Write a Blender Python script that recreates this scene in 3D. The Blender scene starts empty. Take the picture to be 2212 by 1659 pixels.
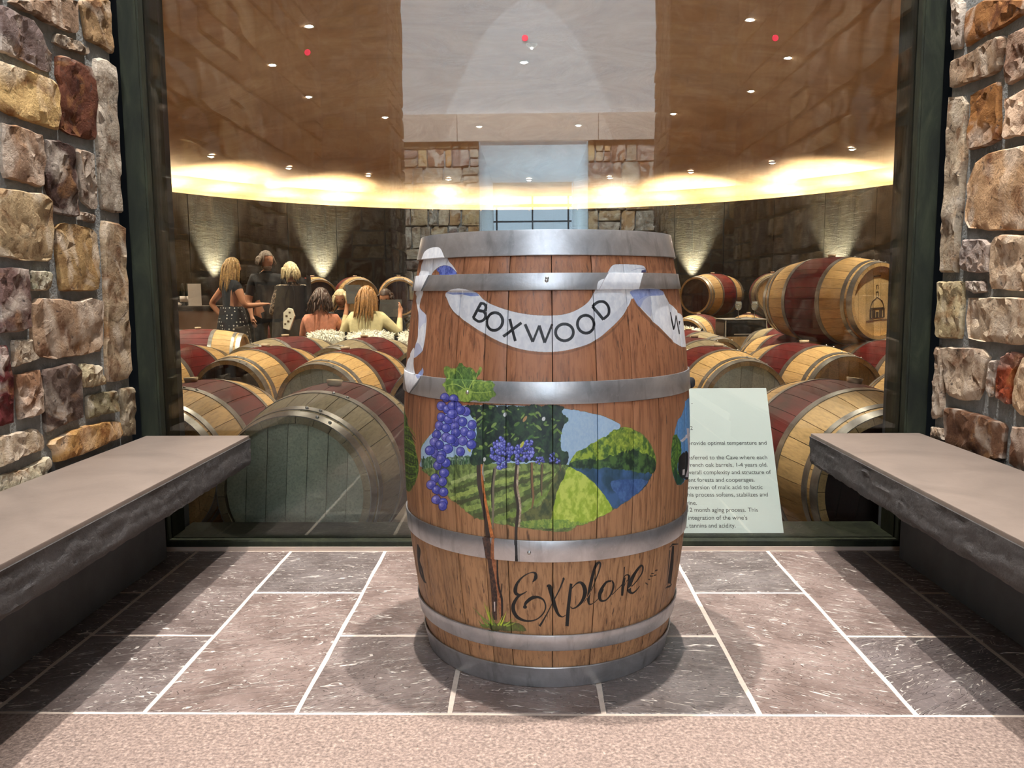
import bpy, bmesh, math, random
import numpy as np
from mathutils import Vector, Matrix
random.seed(7)
RNG = np.random.RandomState(11)
C = bpy.context.scene.collection
SC = bpy.context.scene
R_ = math.radians

# ------------------------------------------------------------------ camera
W_, H_ = 2212.0, 1659.0
CF, CPITCH, CYAW, CROLL, CH = 1783.5, 0.1132, 0.0220, -0.0076, 0.8304
_cp, _sp, _cy, _sy = math.cos(CPITCH), math.sin(CPITCH), math.cos(CYAW), math.sin(CYAW)
_f = np.array([-_sy*_cp, _cy*_cp, -_sp]); _r = np.array([_cy, _sy, 0.0]); _u = np.cross(_r, _f)
_cr, _sr = math.cos(CROLL), math.sin(CROLL)
AX_R = _cr*_r + _sr*_u; AX_U = -_sr*_r + _cr*_u; AX_F = _f
EYE = np.array([0, 0, CH])
def ray(x, y): return AX_F + (x-W_/2)/CF*AX_R - (y-H_/2)/CF*AX_U
def at(x, y, axis, val):
    """where the line of sight through a measured point of the photograph meets a plane of the room"""
    d = ray(x, y); t = (val-EYE[axis])/d[axis]; return EYE + t*d
cam_d = bpy.data.cameras.new('camera'); cam = bpy.data.objects.new('camera', cam_d); C.objects.link(cam)
cam_d.sensor_fit = 'HORIZONTAL'; cam_d.sensor_width = 36.0; cam_d.lens = CF/W_*36.0
cam_d.clip_start = 0.02; cam_d.clip_end = 200
m = Matrix.Identity(4)
for i in range(3):
    m[i][0] = AX_R[i]; m[i][1] = AX_U[i]; m[i][2] = -AX_F[i]; m[i][3] = EYE[i]
cam.matrix_world = m
SC.camera = cam

# ------------------------------------------------------------------ world, lights, exposure
SC.view_settings.view_transform = 'Standard'; SC.view_settings.look = 'None'
SC.view_settings.gamma = 1.0; SC.view_settings.use_curve_mapping = False
SC.view_settings.exposure = 0.0
SC.cycles.use_denoising = True
SC.cycles.max_bounces = 8; SC.cycles.diffuse_bounces = 4; SC.cycles.glossy_bounces = 4
SC.cycles.transparent_max_bounces = 12
SC.cycles.sample_clamp_indirect = 4.0
SC.cycles.caustics_reflective = False; SC.cycles.caustics_refractive = False
world = bpy.data.worlds.new('sky'); SC.world = world; world.use_nodes = True
bgn = world.node_tree.nodes['Background']; bgn.inputs[0].default_value = (0.62, 0.80, 1.0, 1); bgn.inputs[1].default_value = 5.0

WARM = (1.0, 0.86, 0.66); WARMER = (1.0, 0.90, 0.64); COOL = (0.80, 0.90, 1.0); NEUT = (1.0, 0.95, 0.90)
P_NICHE = 430.0      # recessed downlights over the niche
P_HALL = 1950.0       # area lamp added to brighten the hall wall behind the camera
P_CAVE = 195.0        # downlights of the cellar dome
P_COVE = 75.0         # cove lamps behind the cellar wall
P_WASH = 125.0     # cove lamps that throw across the dome
P_UP = 1100.0           # uplights at the foot of the cellar wall
def lamp(name, kind, loc, power, color, aim=None, **kw):
    d = bpy.data.lights.new(name, kind); d.energy = power; d.color = color
    for k, v in kw.items(): setattr(d, k, v)
    o = bpy.data.objects.new(name, d); C.objects.link(o); o.location = loc
    if aim is not None:
        o.rotation_euler = (Vector(aim)-Vector(loc)).to_track_quat('-Z', 'Y').to_euler()
    return o
for sx in (-0.50, 0.50):
    lamp('niche_downlight', 'SPOT', (sx, 2.22, 4.72), P_NICHE*2.6, NEUT, (sx*1.15, 2.0, 0), spot_size=R_(47), spot_blend=0.6, shadow_soft_size=0.035)
lamp('hall_wall_fill', 'AREA', (0, -4.3, 5.45), P_HALL, COOL, (0, -6.06, 4.0), shape='RECTANGLE', size=3.0, size_y=1.0, spread=R_(110))  # added area lamp under the hall ceiling, lights the white back wall
for sx, tx, pw in ((0.55, 0.58, 900), (-0.75, -0.80, 150)):      # unseen spots added behind the glass to brighten sign and left barrel head
    lamp('window_fill_spot', 'SPOT', (sx, 2.690, 4.42), pw, NEUT, (tx, 2.80, 0.2), spot_size=R_(22), spot_blend=0.5, shadow_soft_size=0.02)
lamp('front_fill', 'AREA', (0, -0.7, 5.0), 95, COOL, (0, 1.6, 0.4), shape='RECTANGLE', size=1.6, size_y=1.0)  # area lamp added high behind the camera as frontal fill for the painted barrel

# ------------------------------------------------------------------ mesh helpers
def tag(o, label=None, cat=None, group=None, kind=None):
    if label: o['label'] = label
    if cat: o['category'] = cat
    if group: o['group'] = group
    if kind: o['kind'] = kind
    return o
def empty(name, loc=(0, 0, 0), rz=0.0, label=None, cat=None, group=None):
    o = bpy.data.objects.new(name, None); C.objects.link(o); o.location = loc; o.rotation_euler = (0, 0, rz)
    o.empty_display_size = 0.1
    return tag(o, label, cat, group)
def link(name, me, mat=None, parent=None, loc=None, rot=None):
    if mat is not None and len(me.materials) == 0:
        for mm in (mat if isinstance(mat, (list, tuple)) else [mat]): me.materials.append(mm)
    o = bpy.data.objects.new(name, me); C.objects.link(o)
    if parent is not None: o.parent = parent
    if loc is not None: o.location = loc
    if rot is not None: o.rotation_euler = rot
    return o
class MB:
    def __init__(s): s.v = []; s.f = []; s.mi = []
    def add(s, vs, fs, mi=0):
        n = len(s.v); s.v += [tuple(map(float, p)) for p in vs]; s.f += [tuple(i+n for i in f) for f in fs]; s.mi += [mi]*len(fs); return s
    def box(s, a, b, mi=0):
        x0, y0, z0 = a; x1, y1, z1 = b
        v = [(x0,y0,z0),(x1,y0,z0),(x1,y1,z0),(x0,y1,z0),(x0,y0,z1),(x1,y0,z1),(x1,y1,z1),(x0,y1,z1)]
        return s.add(v, [(0,3,2,1),(4,5,6,7),(0,1,5,4),(1,2,6,5),(2,3,7,6),(3,0,4,7)], mi)
    def lathe(s, prof, n=32, a0=0.0, a1=None, mi=0, cx=0, cy=0, close=False):
        full = a1 is None
        if full: a1 = a0+2*math.pi
        m_ = n if full else n+1; vs = []; fs = []
        for i in range(m_):
            a = a0+(a1-a0)*i/n; ca, sa = math.sin(a), -math.cos(a)
            for r, z in prof: vs.append((cx+r*ca, cy+r*sa, z))
        k = len(prof); seg = k if close else k-1
        for i in range(n):
            j = (i+1) % m_
            for q in range(seg):
                q2 = (q+1) % k
                fs.append((i*k+q, j*k+q, j*k+q2, i*k+q2))
        if not full and close:
            fs.append(tuple(range(k))[::-1]); fs.append(tuple((n*k+q) for q in range(k)))
        return s.add(vs, fs, mi)
    def tube(s, pts, rad, n=8, mi=0, cap=True):
        pts = [Vector(p) for p in pts]; rad = rad if isinstance(rad, (list, tuple)) else [rad]*len(pts)
        vs = []; fs = []; up = Vector((0.13, 0.21, 0.97))
        for i, p in enumerate(pts):
            d = (pts[min(i+1, len(pts)-1)]-pts[max(i-1, 0)]).normalized()
            a = d.cross(up)
            if a.length < 1e-3: a = d.cross(Vector((1, 0, 0)))
            a.normalize(); b = d.cross(a)
            for k in range(n):
                t = 2*math.pi*k/n; vs.append(p+(a*math.cos(t)+b*math.sin(t))*rad[i])
        for i in range(len(pts)-1):
            for k in range(n): fs.append((i*n+k, i*n+(k+1) % n, (i+1)*n+(k+1) % n, (i+1)*n+k))
        if cap: fs.append(tuple(range(n))[::-1]); fs.append(tuple((len(pts)-1)*n+k for k in range(n)))
        return s.add(vs, fs, mi)
    def ball(s, c, r, n=12, mi=0):
        rx, ry, rz = r if isinstance(r, (tuple, list)) else (r, r, r)
        m2 = max(4, n//2); vs = [(c[0], c[1], c[2]-rz)]; fs = []
        for i in range(1, m2):
            t = -math.pi/2+math.pi*i/m2
            for k in range(n):
                a = 2*math.pi*k/n; vs.append((c[0]+rx*math.cos(t)*math.cos(a), c[1]+ry*math.cos(t)*math.sin(a), c[2]+rz*math.sin(t)))
        vs.append((c[0], c[1], c[2]+rz)); T = len(vs)-1
        for k in range(n): fs.append((0, 1+(k+1) % n, 1+k)); fs.append((T, 1+(m2-2)*n+k, 1+(m2-2)*n+(k+1) % n))
        for i in range(m2-2):
            for k in range(n): fs.append((1+i*n+k, 1+i*n+(k+1) % n, 1+(i+1)*n+(k+1) % n, 1+(i+1)*n+k))
        return s.add(vs, fs, mi)
    def mesh(s, name, smooth=False, bevel=None):
        me = bpy.data.meshes.new(name); me.from_pydata(s.v, [], s.f); me.update()
        if any(s.mi):
            me.polygons.foreach_set('material_index', s.mi)
        if bevel:
            bm = bmesh.new(); bm.from_mesh(me); bmesh.ops.remove_doubles(bm, verts=bm.verts, dist=1e-5)
            es = [e for e in bm.edges if len(e.link_faces) == 2 and e.calc_face_angle(0) > 0.5]
            bmesh.ops.bevel(bm, geom=es, offset=bevel, segments=2, affect='EDGES', profile=0.7); bm.to_mesh(me); bm.free()
        if smooth: me.polygons.foreach_set('use_smooth', [True]*len(me.polygons))
        return me
    def build(s, name, mat, parent=None, loc=None, rot=None, smooth=False, bevel=None):
        return link(name, s.mesh(name, smooth, bevel), mat, parent, loc, rot)
def sharp(me, ang=40):
    me.polygons.foreach_set('use_smooth', [True]*len(me.polygons))
    try: me.set_sharp_from_angle(angle=R_(ang))
    except Exception: pass
    return me

# ------------------------------------------------------------------ materials
def s2l(c):
    return tuple(((x/255.0)/12.92 if x/255.0 <= 0.04045 else (((x/255.0)+0.055)/1.055)**2.4) for x in c[:3])
class NT:
    def __init__(s, name):
        s.m = bpy.data.materials.new(name); s.m.use_nodes = True; s.t = s.m.node_tree; s.n = s.t.nodes
        s.b = s.n['Principled BSDF']; s.out = s.n['Material Output']
    def node(s, typ, **kw):
        n = s.n.new(typ)
        for k, v in kw.items():
            if k.startswith('i_'): n.inputs[int(k[2:])].default_value = v
            else: setattr(n, k, v)
        return n
    def lk(s, a, b): s.t.links.new(a, b)
    def coord(s, out='Object', scale=(1, 1, 1), rot=(0, 0, 0)):
        c = s.node('ShaderNodeTexCoord'); mp = s.node('ShaderNodeMapping'); mp.inputs['Scale'].default_value = scale; mp.inputs['Rotation'].default_value = rot
        s.lk(c.outputs[out], mp.inputs['Vector']); return mp.outputs[0]
    def noise(s, vec, scale=5, detail=4, rough=0.55, dist=0.0):
        n = s.node('ShaderNodeTexNoise'); n.inputs['Scale'].default_value = scale; n.inputs['Detail'].default_value = detail
        n.inputs['Roughness'].default_value = rough; n.inputs['Distortion'].default_value = dist
        if vec is not None: s.lk(vec, n.inputs['Vector'])
        return n.outputs['Fac']
    def ramp(s, fac, stops):
        r = s.node('ShaderNodeValToRGB'); e = r.color_ramp.elements
        while len(e) > 1: e.remove(e[0])
        e[0].position = stops[0][0]; e[0].color = tuple(stops[0][1])+(1,) if len(stops[0][1]) == 3 else stops[0][1]
        for p, c in stops[1:]:
            x = e.new(p); x.color = tuple(c)+(1,) if len(c) == 3 else c
        s.lk(fac, r.inputs[0]); return r.outputs[0]
    def mix(s, a, b, fac, blend='MIX'):
        n = s.node('ShaderNodeMix', data_type='RGBA', blend_type=blend)
        for sock, v in ((n.inputs[0], fac), (n.inputs[6], a), (n.inputs[7], b)):
            if hasattr(v, 'links'): s.lk(v, sock)
            elif isinstance(v, (tuple, list)): sock.default_value = tuple(v)+(1,) if len(v) == 3 else v
            else: sock.default_value = v
        return n.outputs[2]
    def math(s, op, a, b=0.0, clamp=False):
        n = s.node('ShaderNodeMath', operation=op, use_clamp=clamp)
        for i, v in enumerate((a, b)):
            if hasattr(v, 'links'): s.lk(v, n.inputs[i])
            else: n.inputs[i].default_value = v
        return n.outputs[0]
    def bump(s, h, dist=0.002, strength=1.0, prev=None):
        n = s.node('ShaderNodeBump'); n.inputs['Distance'].default_value = dist; n.inputs['Strength'].default_value = strength
        s.lk(h, n.inputs['Height'])
        if prev is not None: s.lk(prev, n.inputs['Normal'])
        return n.outputs[0]
    def fin(s, color=None, rough=0.6, metal=0.0, normal=None, spec=None):
        def put(name, v):
            if v is None: return
            sock = s.b.inputs[name]
            if hasattr(v, 'links'): s.lk(v, sock)
            elif isinstance(v, (tuple, list)): sock.default_value = tuple(v)+(1,) if len(v) == 3 else v
            else: sock.default_value = v
        put('Base Color', color); put('Roughness', rough); put('Metallic', metal); put('Normal', normal); put('Specular IOR Level', spec)
        return s.m
def plain(name, col, rough=0.6, metal=0.0, var=0.12, scale=18, bump=0.0):
    t = NT(name); v = t.coord(); n = t.noise(v, scale, 5); c = s2l(col)
    lo = tuple(x*(1-var*1.6) for x in c); hi = tuple(min(1, x*(1+var)) for x in c)
    col_ = t.ramp(n, [(0.3, lo), (0.7, hi)])
    nb = t.bump(t.noise(v, scale*4, 4), bump, 1.0) if bump else None
    return t.fin(col_, rough, metal, nb)
def emis(name, col, strength):
    t = NT(name); t.fin((0, 0, 0), 0.5); t.b.inputs['Emission Color'].default_value = tuple(col)+(1,); t.b.inputs['Emission Strength'].default_value = strength
    return t.m
M = {}
# wall stone: each stone carries its own colour on the object
def mat_stone():
    t = NT('field_stone'); v = t.coord('Object'); oi = t.node('ShaderNodeObjectInfo')
    rnd = t.node('ShaderNodeVectorMath', operation='SCALE'); comb = t.node('ShaderNodeCombineXYZ')
    t.lk(oi.outputs['Random'], comb.inputs[0]); t.lk(oi.outputs['Random'], comb.inputs[2])
    t.lk(comb.outputs[0], rnd.inputs[0]); rnd.inputs['Scale'].default_value = 37.0
    add = t.node('ShaderNodeVectorMath', operation='ADD'); t.lk(v, add.inputs[0]); t.lk(rnd.outputs[0], add.inputs[1]); v = add.outputs[0]
    base = oi.outputs['Color']
    n1 = t.noise(v, 14, 7, 0.66, 0.35); n2 = t.noise(v, 48, 6, 0.7, 0.3); n3 = t.noise(v, 5, 3, 0.5, 2.0)
    dark = t.mix(base, (0.42, 0.30, 0.24), 1.0, 'MULTIPLY')
    lite = t.mix(base, (0.92, 0.80, 0.66), 0.45)
    c = t.mix(dark, base, t.ramp(n1, [(0.36, (0, 0, 0)), (0.52, (1, 1, 1))]))
    c = t.mix(c, lite, t.ramp(n3, [(0.50, (0, 0, 0)), (0.66, (1, 1, 1))]))
    c = t.mix(c, (0.36, 0.17, 0.05), t.math('MULTIPLY', t.ramp(t.noise(v, 7, 4, 0.6, 1.5), [(0.56, (0, 0, 0)), (0.68, (1, 1, 1))]), 0.40))
    c = t.mix((0.05, 0.035, 0.03), c, t.ramp(n2, [(0.30, (0, 0, 0)), (0.42, (1, 1, 1))]))
    h = t.math('ADD', t.math('MULTIPLY', n1, 1.0), t.math('MULTIPLY', n2, 0.5))
    nb = t.bump(h, 0.012, 0.8); nb = t.bump(t.noise(v, 140, 3, 0.7), 0.002, 0.6, nb)
    return t.fin(c, 0.85, 0, nb, 0.25)
M['stone'] = mat_stone()
M['mortar'] = plain('mortar', (132, 134, 132), 0.95, var=0.15, scale=30, bump=0.004)
def mat_tile():
    t = NT('slate_tile'); oi = t.node('ShaderNodeObjectInfo'); v0 = t.coord('Object', (1, 1, 1))
    comb = t.node('ShaderNodeCombineXYZ'); sc = t.math('MULTIPLY', oi.outputs['Random'], 50.0)
    t.lk(sc, comb.inputs[0]); t.lk(sc, comb.inputs[1])
    add = t.node('ShaderNodeVectorMath', operation='ADD'); t.lk(v0, add.inputs[0]); t.lk(comb.outputs[0], add.inputs[1])
    rot = t.node('ShaderNodeVectorRotate', rotation_type='Z_AXIS'); t.lk(add.outputs[0], rot.inputs['Vector'])
    t.lk(t.math('MULTIPLY', t.math('SUBTRACT', oi.outputs['Random'], 0.5), 1.1), rot.inputs['Angle'])
    mp = t.node('ShaderNodeMapping'); mp.inputs['Scale'].default_value = (3.2, 15.0, 1); t.lk(rot.outputs[0], mp.inputs['Vector'])
    w = t.noise(mp.outputs[0], 1.3, 3.2, 0.58, 1.1)
    # terraced cleft layers
    tt = t.math('MULTIPLY', w, 13.0); fr = t.math('FRACT', tt); fl = t.math('FLOOR', tt)
    edge = t.ramp(fr, [(0.0, (0, 0, 0)), (0.14, (1, 1, 1)), (1.0, (1, 1, 1))])
    lev = t.math('ADD', fl, edge)
    c0 = oi.outputs['Color']; fine = t.noise(v0, 75, 5, 0.72); big = t.noise(v0, 6, 4)
    c = t.mix(t.mix(c0, (0.50, 0.46, 0.44), 1.0, 'MULTIPLY'), c0, t.ramp(big, [(0.35, (0, 0, 0)), (0.65, (1, 1, 1))]))
    c = t.mix(c, (0.55, 0.45, 0.39), t.math('MULTIPLY', t.ramp(fine, [(0.54, (0, 0, 0)), (0.76, (1, 1, 1))]), 0.45))
    c = t.mix(c, (0.04, 0.032, 0.03), t.math('MULTIPLY', t.ramp(fine, [(0.26, (1, 1, 1)), (0.40, (0, 0, 0))]), 0.5))
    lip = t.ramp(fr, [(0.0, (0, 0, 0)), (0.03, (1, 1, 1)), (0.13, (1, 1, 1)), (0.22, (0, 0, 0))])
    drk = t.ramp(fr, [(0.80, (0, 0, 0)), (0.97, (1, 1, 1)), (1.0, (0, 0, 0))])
    msk = t.ramp(t.noise(mp.outputs[0], 3.2, 6, 0.68, 0.5), [(0.50, (0, 0, 0)), (0.54, (1, 1, 1))])
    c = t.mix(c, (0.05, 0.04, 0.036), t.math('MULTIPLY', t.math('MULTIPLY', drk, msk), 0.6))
    c = t.mix(c, (0.86, 0.76, 0.67), t.math('MULTIPLY', t.math('MULTIPLY', lip, msk), 1.0))  # light caught on the cleft ridges, painted into the tile colour
    nb = t.bump(lev, 0.0045, 1.0); nb = t.bump(fine, 0.0014, 0.9, nb)
    return t.fin(c, 0.45, 0, nb, 0.5)
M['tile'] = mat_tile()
M['grout'] = plain('grout', (214, 196, 180), 0.9, var=0.08, scale=60, bump=0.001)
def mat_granite():
    t = NT('flamed_granite'); v = t.coord(); a = t.noise(v, 150, 4, 0.65, 0.3); b = t.noise(v, 340, 3, 0.7); g = t.noise(v, 3, 3)
    c = t.ramp(a, [(0.30, s2l((80, 67, 59))), (0.48, s2l((134, 115, 104))), (0.60, s2l((166, 144, 130))), (0.75, s2l((204, 184, 168)))])
    c = t.mix(c, s2l((142, 118, 110)), t.math('MULTIPLY', g, 0.4))
    return t.fin(c, 0.55, 0, t.bump(t.math('ADD', a, t.math('MULTIPLY', b, 0.4)), 0.003, 0.9))
M['granite'] = mat_granite()
def mat_bench(name, base, rough_face):
    t = NT(name); v = t.coord(); a = t.noise(v, 5, 6, 0.6, 0.6); b = t.noise(v, 70, 5, 0.7)
    c = t.ramp(a, [(0.3, tuple(x*0.72 for x in s2l(base))), (0.7, tuple(x*1.15 for x in s2l(base)))])
    if rough_face:
        n = t.noise(v, 48, 7, 0.7, 0.4); nb = t.bump(n, 0.010, 0.9)
        c = t.mix(c, tuple(x*1.7 for x in s2l(base)), t.math('MULTIPLY', t.ramp(n, [(0.55, (0, 0, 0)), (0.7, (1, 1, 1))]), 0.5))
        return t.fin(c, 0.8, 0, nb)
    c = t.mix(c, tuple(x*1.3 for x in s2l(base)), t.math('MULTIPLY', b, 0.35))
    return t.fin(c, 0.45, 0, t.bump(b, 0.0006, 0.7))
M['bench_top'] = mat_bench('honed_bluestone', (128, 114, 104), False)
M['bench_edge'] = mat_bench('rock_faced_bluestone', (70, 65, 63), True)
M['concrete'] = plain('grey_concrete', (92, 94, 96), 0.85, var=0.2, scale=6, bump=0.002)
def mat_green():
    t = NT('green_patina_steel'); v = t.coord('Object', (3, 3, 0.8)); a = t.noise(v, 6, 7, 0.65, 0.8); b = t.noise(v, 30, 4)
    c = t.ramp(a, [(0.30, s2l((20, 21, 13))), (0.5, s2l((32, 34, 22))), (0.72, s2l((50, 53, 36)))])
    r = t.math('ADD', t.math('MULTIPLY', b, 0.3), 0.45)
    return t.fin(c, r, 0.0, t.bump(b, 0.0006, 0.6), 0.2)
M['green'] = mat_green()
M['black'] = plain('black_gap', (8, 8, 9), 0.9, var=0.05)
def mat_glass():
    t = NT('window_glass'); t.n.remove(t.b)
    tr = t.node('ShaderNodeBsdfTransparent'); tr.inputs[0].default_value = (0.955, 0.975, 0.962, 1)
    gl = t.node('ShaderNodeBsdfGlossy'); gl.inputs['Roughness'].default_value = 0.0; gl.inputs['Color'].default_value = (0.96, 1.0, 0.98, 1)
    fr = t.node('ShaderNodeFresnel'); fr.inputs['IOR'].default_value = 1.64
    mx = t.node('ShaderNodeMixShader'); t.lk(t.math('ADD', fr.outputs[0], 0.0, True), mx.inputs[0]); t.lk(tr.outputs[0], mx.inputs[1]); t.lk(gl.outputs[0], mx.inputs[2])
    t.lk(mx.outputs[0], t.out.inputs['Surface']); return t.m
M['glass'] = mat_glass()
M['white_plaster'] = plain('white_plaster', (232, 232, 234), 0.9, var=0.02, scale=3)
M['limestone'] = plain('limestone_lintel', (196, 176, 162), 0.85, var=0.06, scale=8)
M['steel_rail'] = plain('dark_rail', (60, 66, 72), 0.4, 0.5)
def mat_dome():
    t = NT('tan_plaster'); v = t.coord('Object', (1, 1, 1)); a = t.noise(v, 0.9, 6, 0.6, 1.4); b = t.noise(v, 5, 5, 0.6, 0.8)
    c = t.ramp(a, [(0.30, s2l((180, 138, 100))), (0.5, s2l((200, 158, 118))), (0.70, s2l((216, 178, 138)))])
    c = t.mix(c, s2l((150, 112, 78)), t.math('MULTIPLY', b, 0.35))
    return t.fin(c, 0.8, 0, t.bump(a, 0.06, 0.35))
M['dome'] = mat_dome()
def mat_cellar_wall():
    t = NT('stained_cellar_plaster'); v = t.coord('Object', (2.2, 2.2, 0.35)); a = t.noise(v, 3.2, 8, 0.7, 1.0)
    v2 = t.coord('Object', (1, 1, 5)); b = t.noise(v2, 3.0, 6, 0.7, 1.5)
    c = t.ramp(a, [(0.28, s2l((10, 7, 3))), (0.48, s2l((24, 19, 10))), (0.62, s2l((38, 32, 19))), (0.78, s2l((64, 58, 38)))])
    c = t.mix(c, s2l((24, 18, 10)), t.math('MULTIPLY', t.ramp(b, [(0.50, (0, 0, 0)), (0.60, (1, 1, 1))]), 0.6))
    return t.fin(c, 0.7, 0, t.bump(t.math('ADD', a, b), 0.012, 0.7))
M['cellar_wall'] = mat_cellar_wall()
M['cellar_floor'] = plain('cellar_floor', (70, 58, 48), 0.6, var=0.3, scale=4)
def mat_oak(name, tone, red=False, zc=0.475, cut=0.166, dark=0.0):
    """barrel staves, grain along the local z; optional wine-red band round the bilge"""
    t = NT(name); v = t.coord('Object', (1, 1, 0.045)); a = t.noise(v, 120, 5, 0.6, 0.4); b = t.noise(t.coord('Object', (1, 1, 0.35)), 14, 4, 0.6, 0.5)
    oi = t.node('ShaderNodeObjectInfo'); w = s2l(tone)
    c = t.ramp(a, [(0.25, tuple(x*0.62 for x in w)), (0.5, w), (0.8, tuple(min(1, x*1.22) for x in w))])
    c = t.mix(c, tuple(x*0.62 for x in w), t.math('MULTIPLY', t.ramp(b, [(0.45, (0, 0, 0)), (0.75, (1, 1, 1))]), 0.55))
    sh = t.math('ADD', t.math('MULTIPLY', oi.outputs['Random'], 0.34), 0.80)
    cc = t.node('ShaderNodeCombineXYZ'); [t.lk(sh, cc.inputs[i]) for i in range(3)]
    c = t.mix(c, cc.outputs[0], 1.0, 'MULTIPLY')
    rough = 0.55
    if red:
        tc = t.node('ShaderNodeTexCoord'); sp = t.node('ShaderNodeSeparateXYZ'); t.lk(tc.outputs['Object'], sp.inputs[0])
        d = t.math('ABSOLUTE', t.math('SUBTRACT', sp.outputs[2], zc)); mk = t.math('LESS_THAN', d, cut)
        rc = t.ramp(b, [(0.3, s2l((66, 1, 2))), (0.6, s2l((96, 3, 4))), (0.85, s2l((120, 10, 9)))])
        c = t.mix(c, rc, mk); rough = 0.6
    return t.fin(c, rough, 0, t.bump(a, 0.0012, 0.5), 0.4)
M['oak'] = mat_oak('pale_oak_red_band', (206, 168, 112), True)
M['oak_grey'] = mat_oak('weathered_oak_red_band', (160, 144, 112), True)
M['oak_head'] = mat_oak('oak_head', (226, 192, 136))
M['oak_head_grey'] = mat_oak('grey_oak_head', (196, 200, 176))
M['oak_head_dark'] = mat_oak('wine_stained_head', (58, 30, 22))
M['bung'] = plain('silicone_bung', (228, 206, 170), 0.5, var=0.05)
def mat_hoop():
    t = NT('galvanised_hoop'); v = t.coord(); a = t.noise(v, 9, 6, 0.65, 0.6); b = t.noise(v, 90, 4, 0.6)
    c = t.ramp(a, [(0.3, s2l((116, 114, 110))), (0.55, s2l((158, 156, 152))), (0.8, s2l((196, 194, 190)))])
    return t.fin(c, t.math('ADD', t.math('MULTIPLY', a, 0.3), 0.22), 0.85, t.bump(b, 0.0004, 0.5))
M['hoop'] = mat_hoop()
M['rivet'] = plain('steel_rivet', (200, 200, 198), 0.3, 0.9, var=0.03)
M['skin'] = plain('skin', (196, 140, 108), 0.5, var=0.05)
M['cloth_black'] = plain('black_cloth', (16, 16, 20), 0.85, var=0.2, scale=40)
# ================================================================== STONE WALLS
XL, XR = -1.235, 1.228
STONE_TONES = [(150,122,98),(176,148,112),(118,98,90),(196,164,118),(160,142,122),(132,112,92),(104,76,62),(186,164,136),(140,128,112),(170,132,92)]
def inside(poly, x, y):
    P = np.array(poly); Q = np.roll(P, -1, 0); c = ((P[:, 1] > y) != (Q[:, 1] > y)) & (x < (Q[:, 0]-P[:, 0])*(y-P[:, 1])/(Q[:, 1]-P[:, 1]+1e-12)+P[:, 0])
    return c.sum() % 2 == 1
def resample(poly, n):
    P = np.array(poly, float); Q = np.roll(P, -1, 0); L = np.hypot(*(Q-P).T); T = np.concatenate([[0], np.cumsum(L)]); out = []
    for s in np.linspace(0, T[-1], n, endpoint=False):
        i = min(len(P)-1, np.searchsorted(T, s, 'right')-1); out.append(P[i]+(Q[i]-P[i])*(s-T[i])/max(L[i], 1e-9))
    return np.array(out)
from mathutils.geometry import delaunay_2d_cdt
from mathutils import noise as mnoise
def stone_mesh(poly, depth, n=22, inner=40, rough=0.006, seed=0):
    """poly in wall coordinates (u along the wall, v up); third coordinate = out of the wall"""
    rs = np.random.RandomState(seed); P = resample(poly, n); c = P.mean(0); P = P + rs.uniform(-1, 1, P.shape)*0.0018
    sz = np.hypot(*(P-c).T).mean(); vs = []; fs = []
    tl = rs.uniform(-0.10, 0.10, 2); off = rs.uniform(0, 50, 3)
    def relief(q): return rough*1.3*mnoise.noise(Vector((q[0]*16+off[0], q[1]*16+off[1], off[2])))+rough*0.9*mnoise.noise(Vector((q[0]*45+off[0], q[1]*45, off[2])))
    I1 = c+(P-c)*(1-0.004/sz)
    for q in P: vs.append((q[0], q[1], -0.012))
    for q in P: vs.append((q[0], q[1], depth*0.62+rs.uniform(-1, 1)*rough*0.3))
    for q in I1: vs.append((q[0], q[1], depth*0.92+(q-c)@tl*0.6+relief(q)*0.6+rs.uniform(-1, 1)*rough*0.2))
    fs = [(k, (k+1) % n, n+(k+1) % n, n+k) for k in range(n)]+[(n+k, n+(k+1) % n, 2*n+(k+1) % n, 2*n+k) for k in range(n)]
    R2 = c+(P-c)*(1-0.014/sz) if sz > 0.03 else c+(P-c)*0.6; lo, hi = P.min(0), P.max(0); pts = [tuple(q) for q in I1]
    if inner > 20:
        for q in R2[::2]: pts.append(tuple(q+rs.uniform(-1, 1, 2)*0.002))
    Rin = c+(P-c)*(1-0.020/sz) if sz > 0.04 else c+(P-c)*0.5; tries = 0; cnt = 0; dmin = sz*2.2/math.sqrt(inner+4)
    acc = []
    while cnt < inner and tries < inner*12:
        q = lo+(hi-lo)*rs.rand(2); tries += 1
        if not inside(Rin, q[0], q[1]) or any((q[0]-a[0])**2+(q[1]-a[1])**2 < (dmin*0.6)**2 for a in acc): continue
        acc.append(tuple(q)); cnt += 1
    pts += acc
    V2, _, F2, orig, _, _ = delaunay_2d_cdt([Vector(p) for p in pts], [], [tuple(range(n))], 1, 1e-7)
    idx = []
    for k, p in enumerate(V2):
        o = [x for x in orig[k] if x < n]
        if o: idx.append(2*n+o[0])
        else:
            q = np.array(p); idx.append(len(vs)); vs.append((q[0], q[1], depth+(q-c)@tl*0.6+relief(q)+rs.uniform(-1, 1)*rough*0.35))
    for f in F2: fs.append(tuple(idx[i] for i in f))
    return np.array(vs), fs
_stone_id = [0]
def area2(P):
    P = np.array(P); x, y = P.T; return 0.5*np.sum(x*np.roll(y, -1)-y*np.roll(x, -1))
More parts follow.
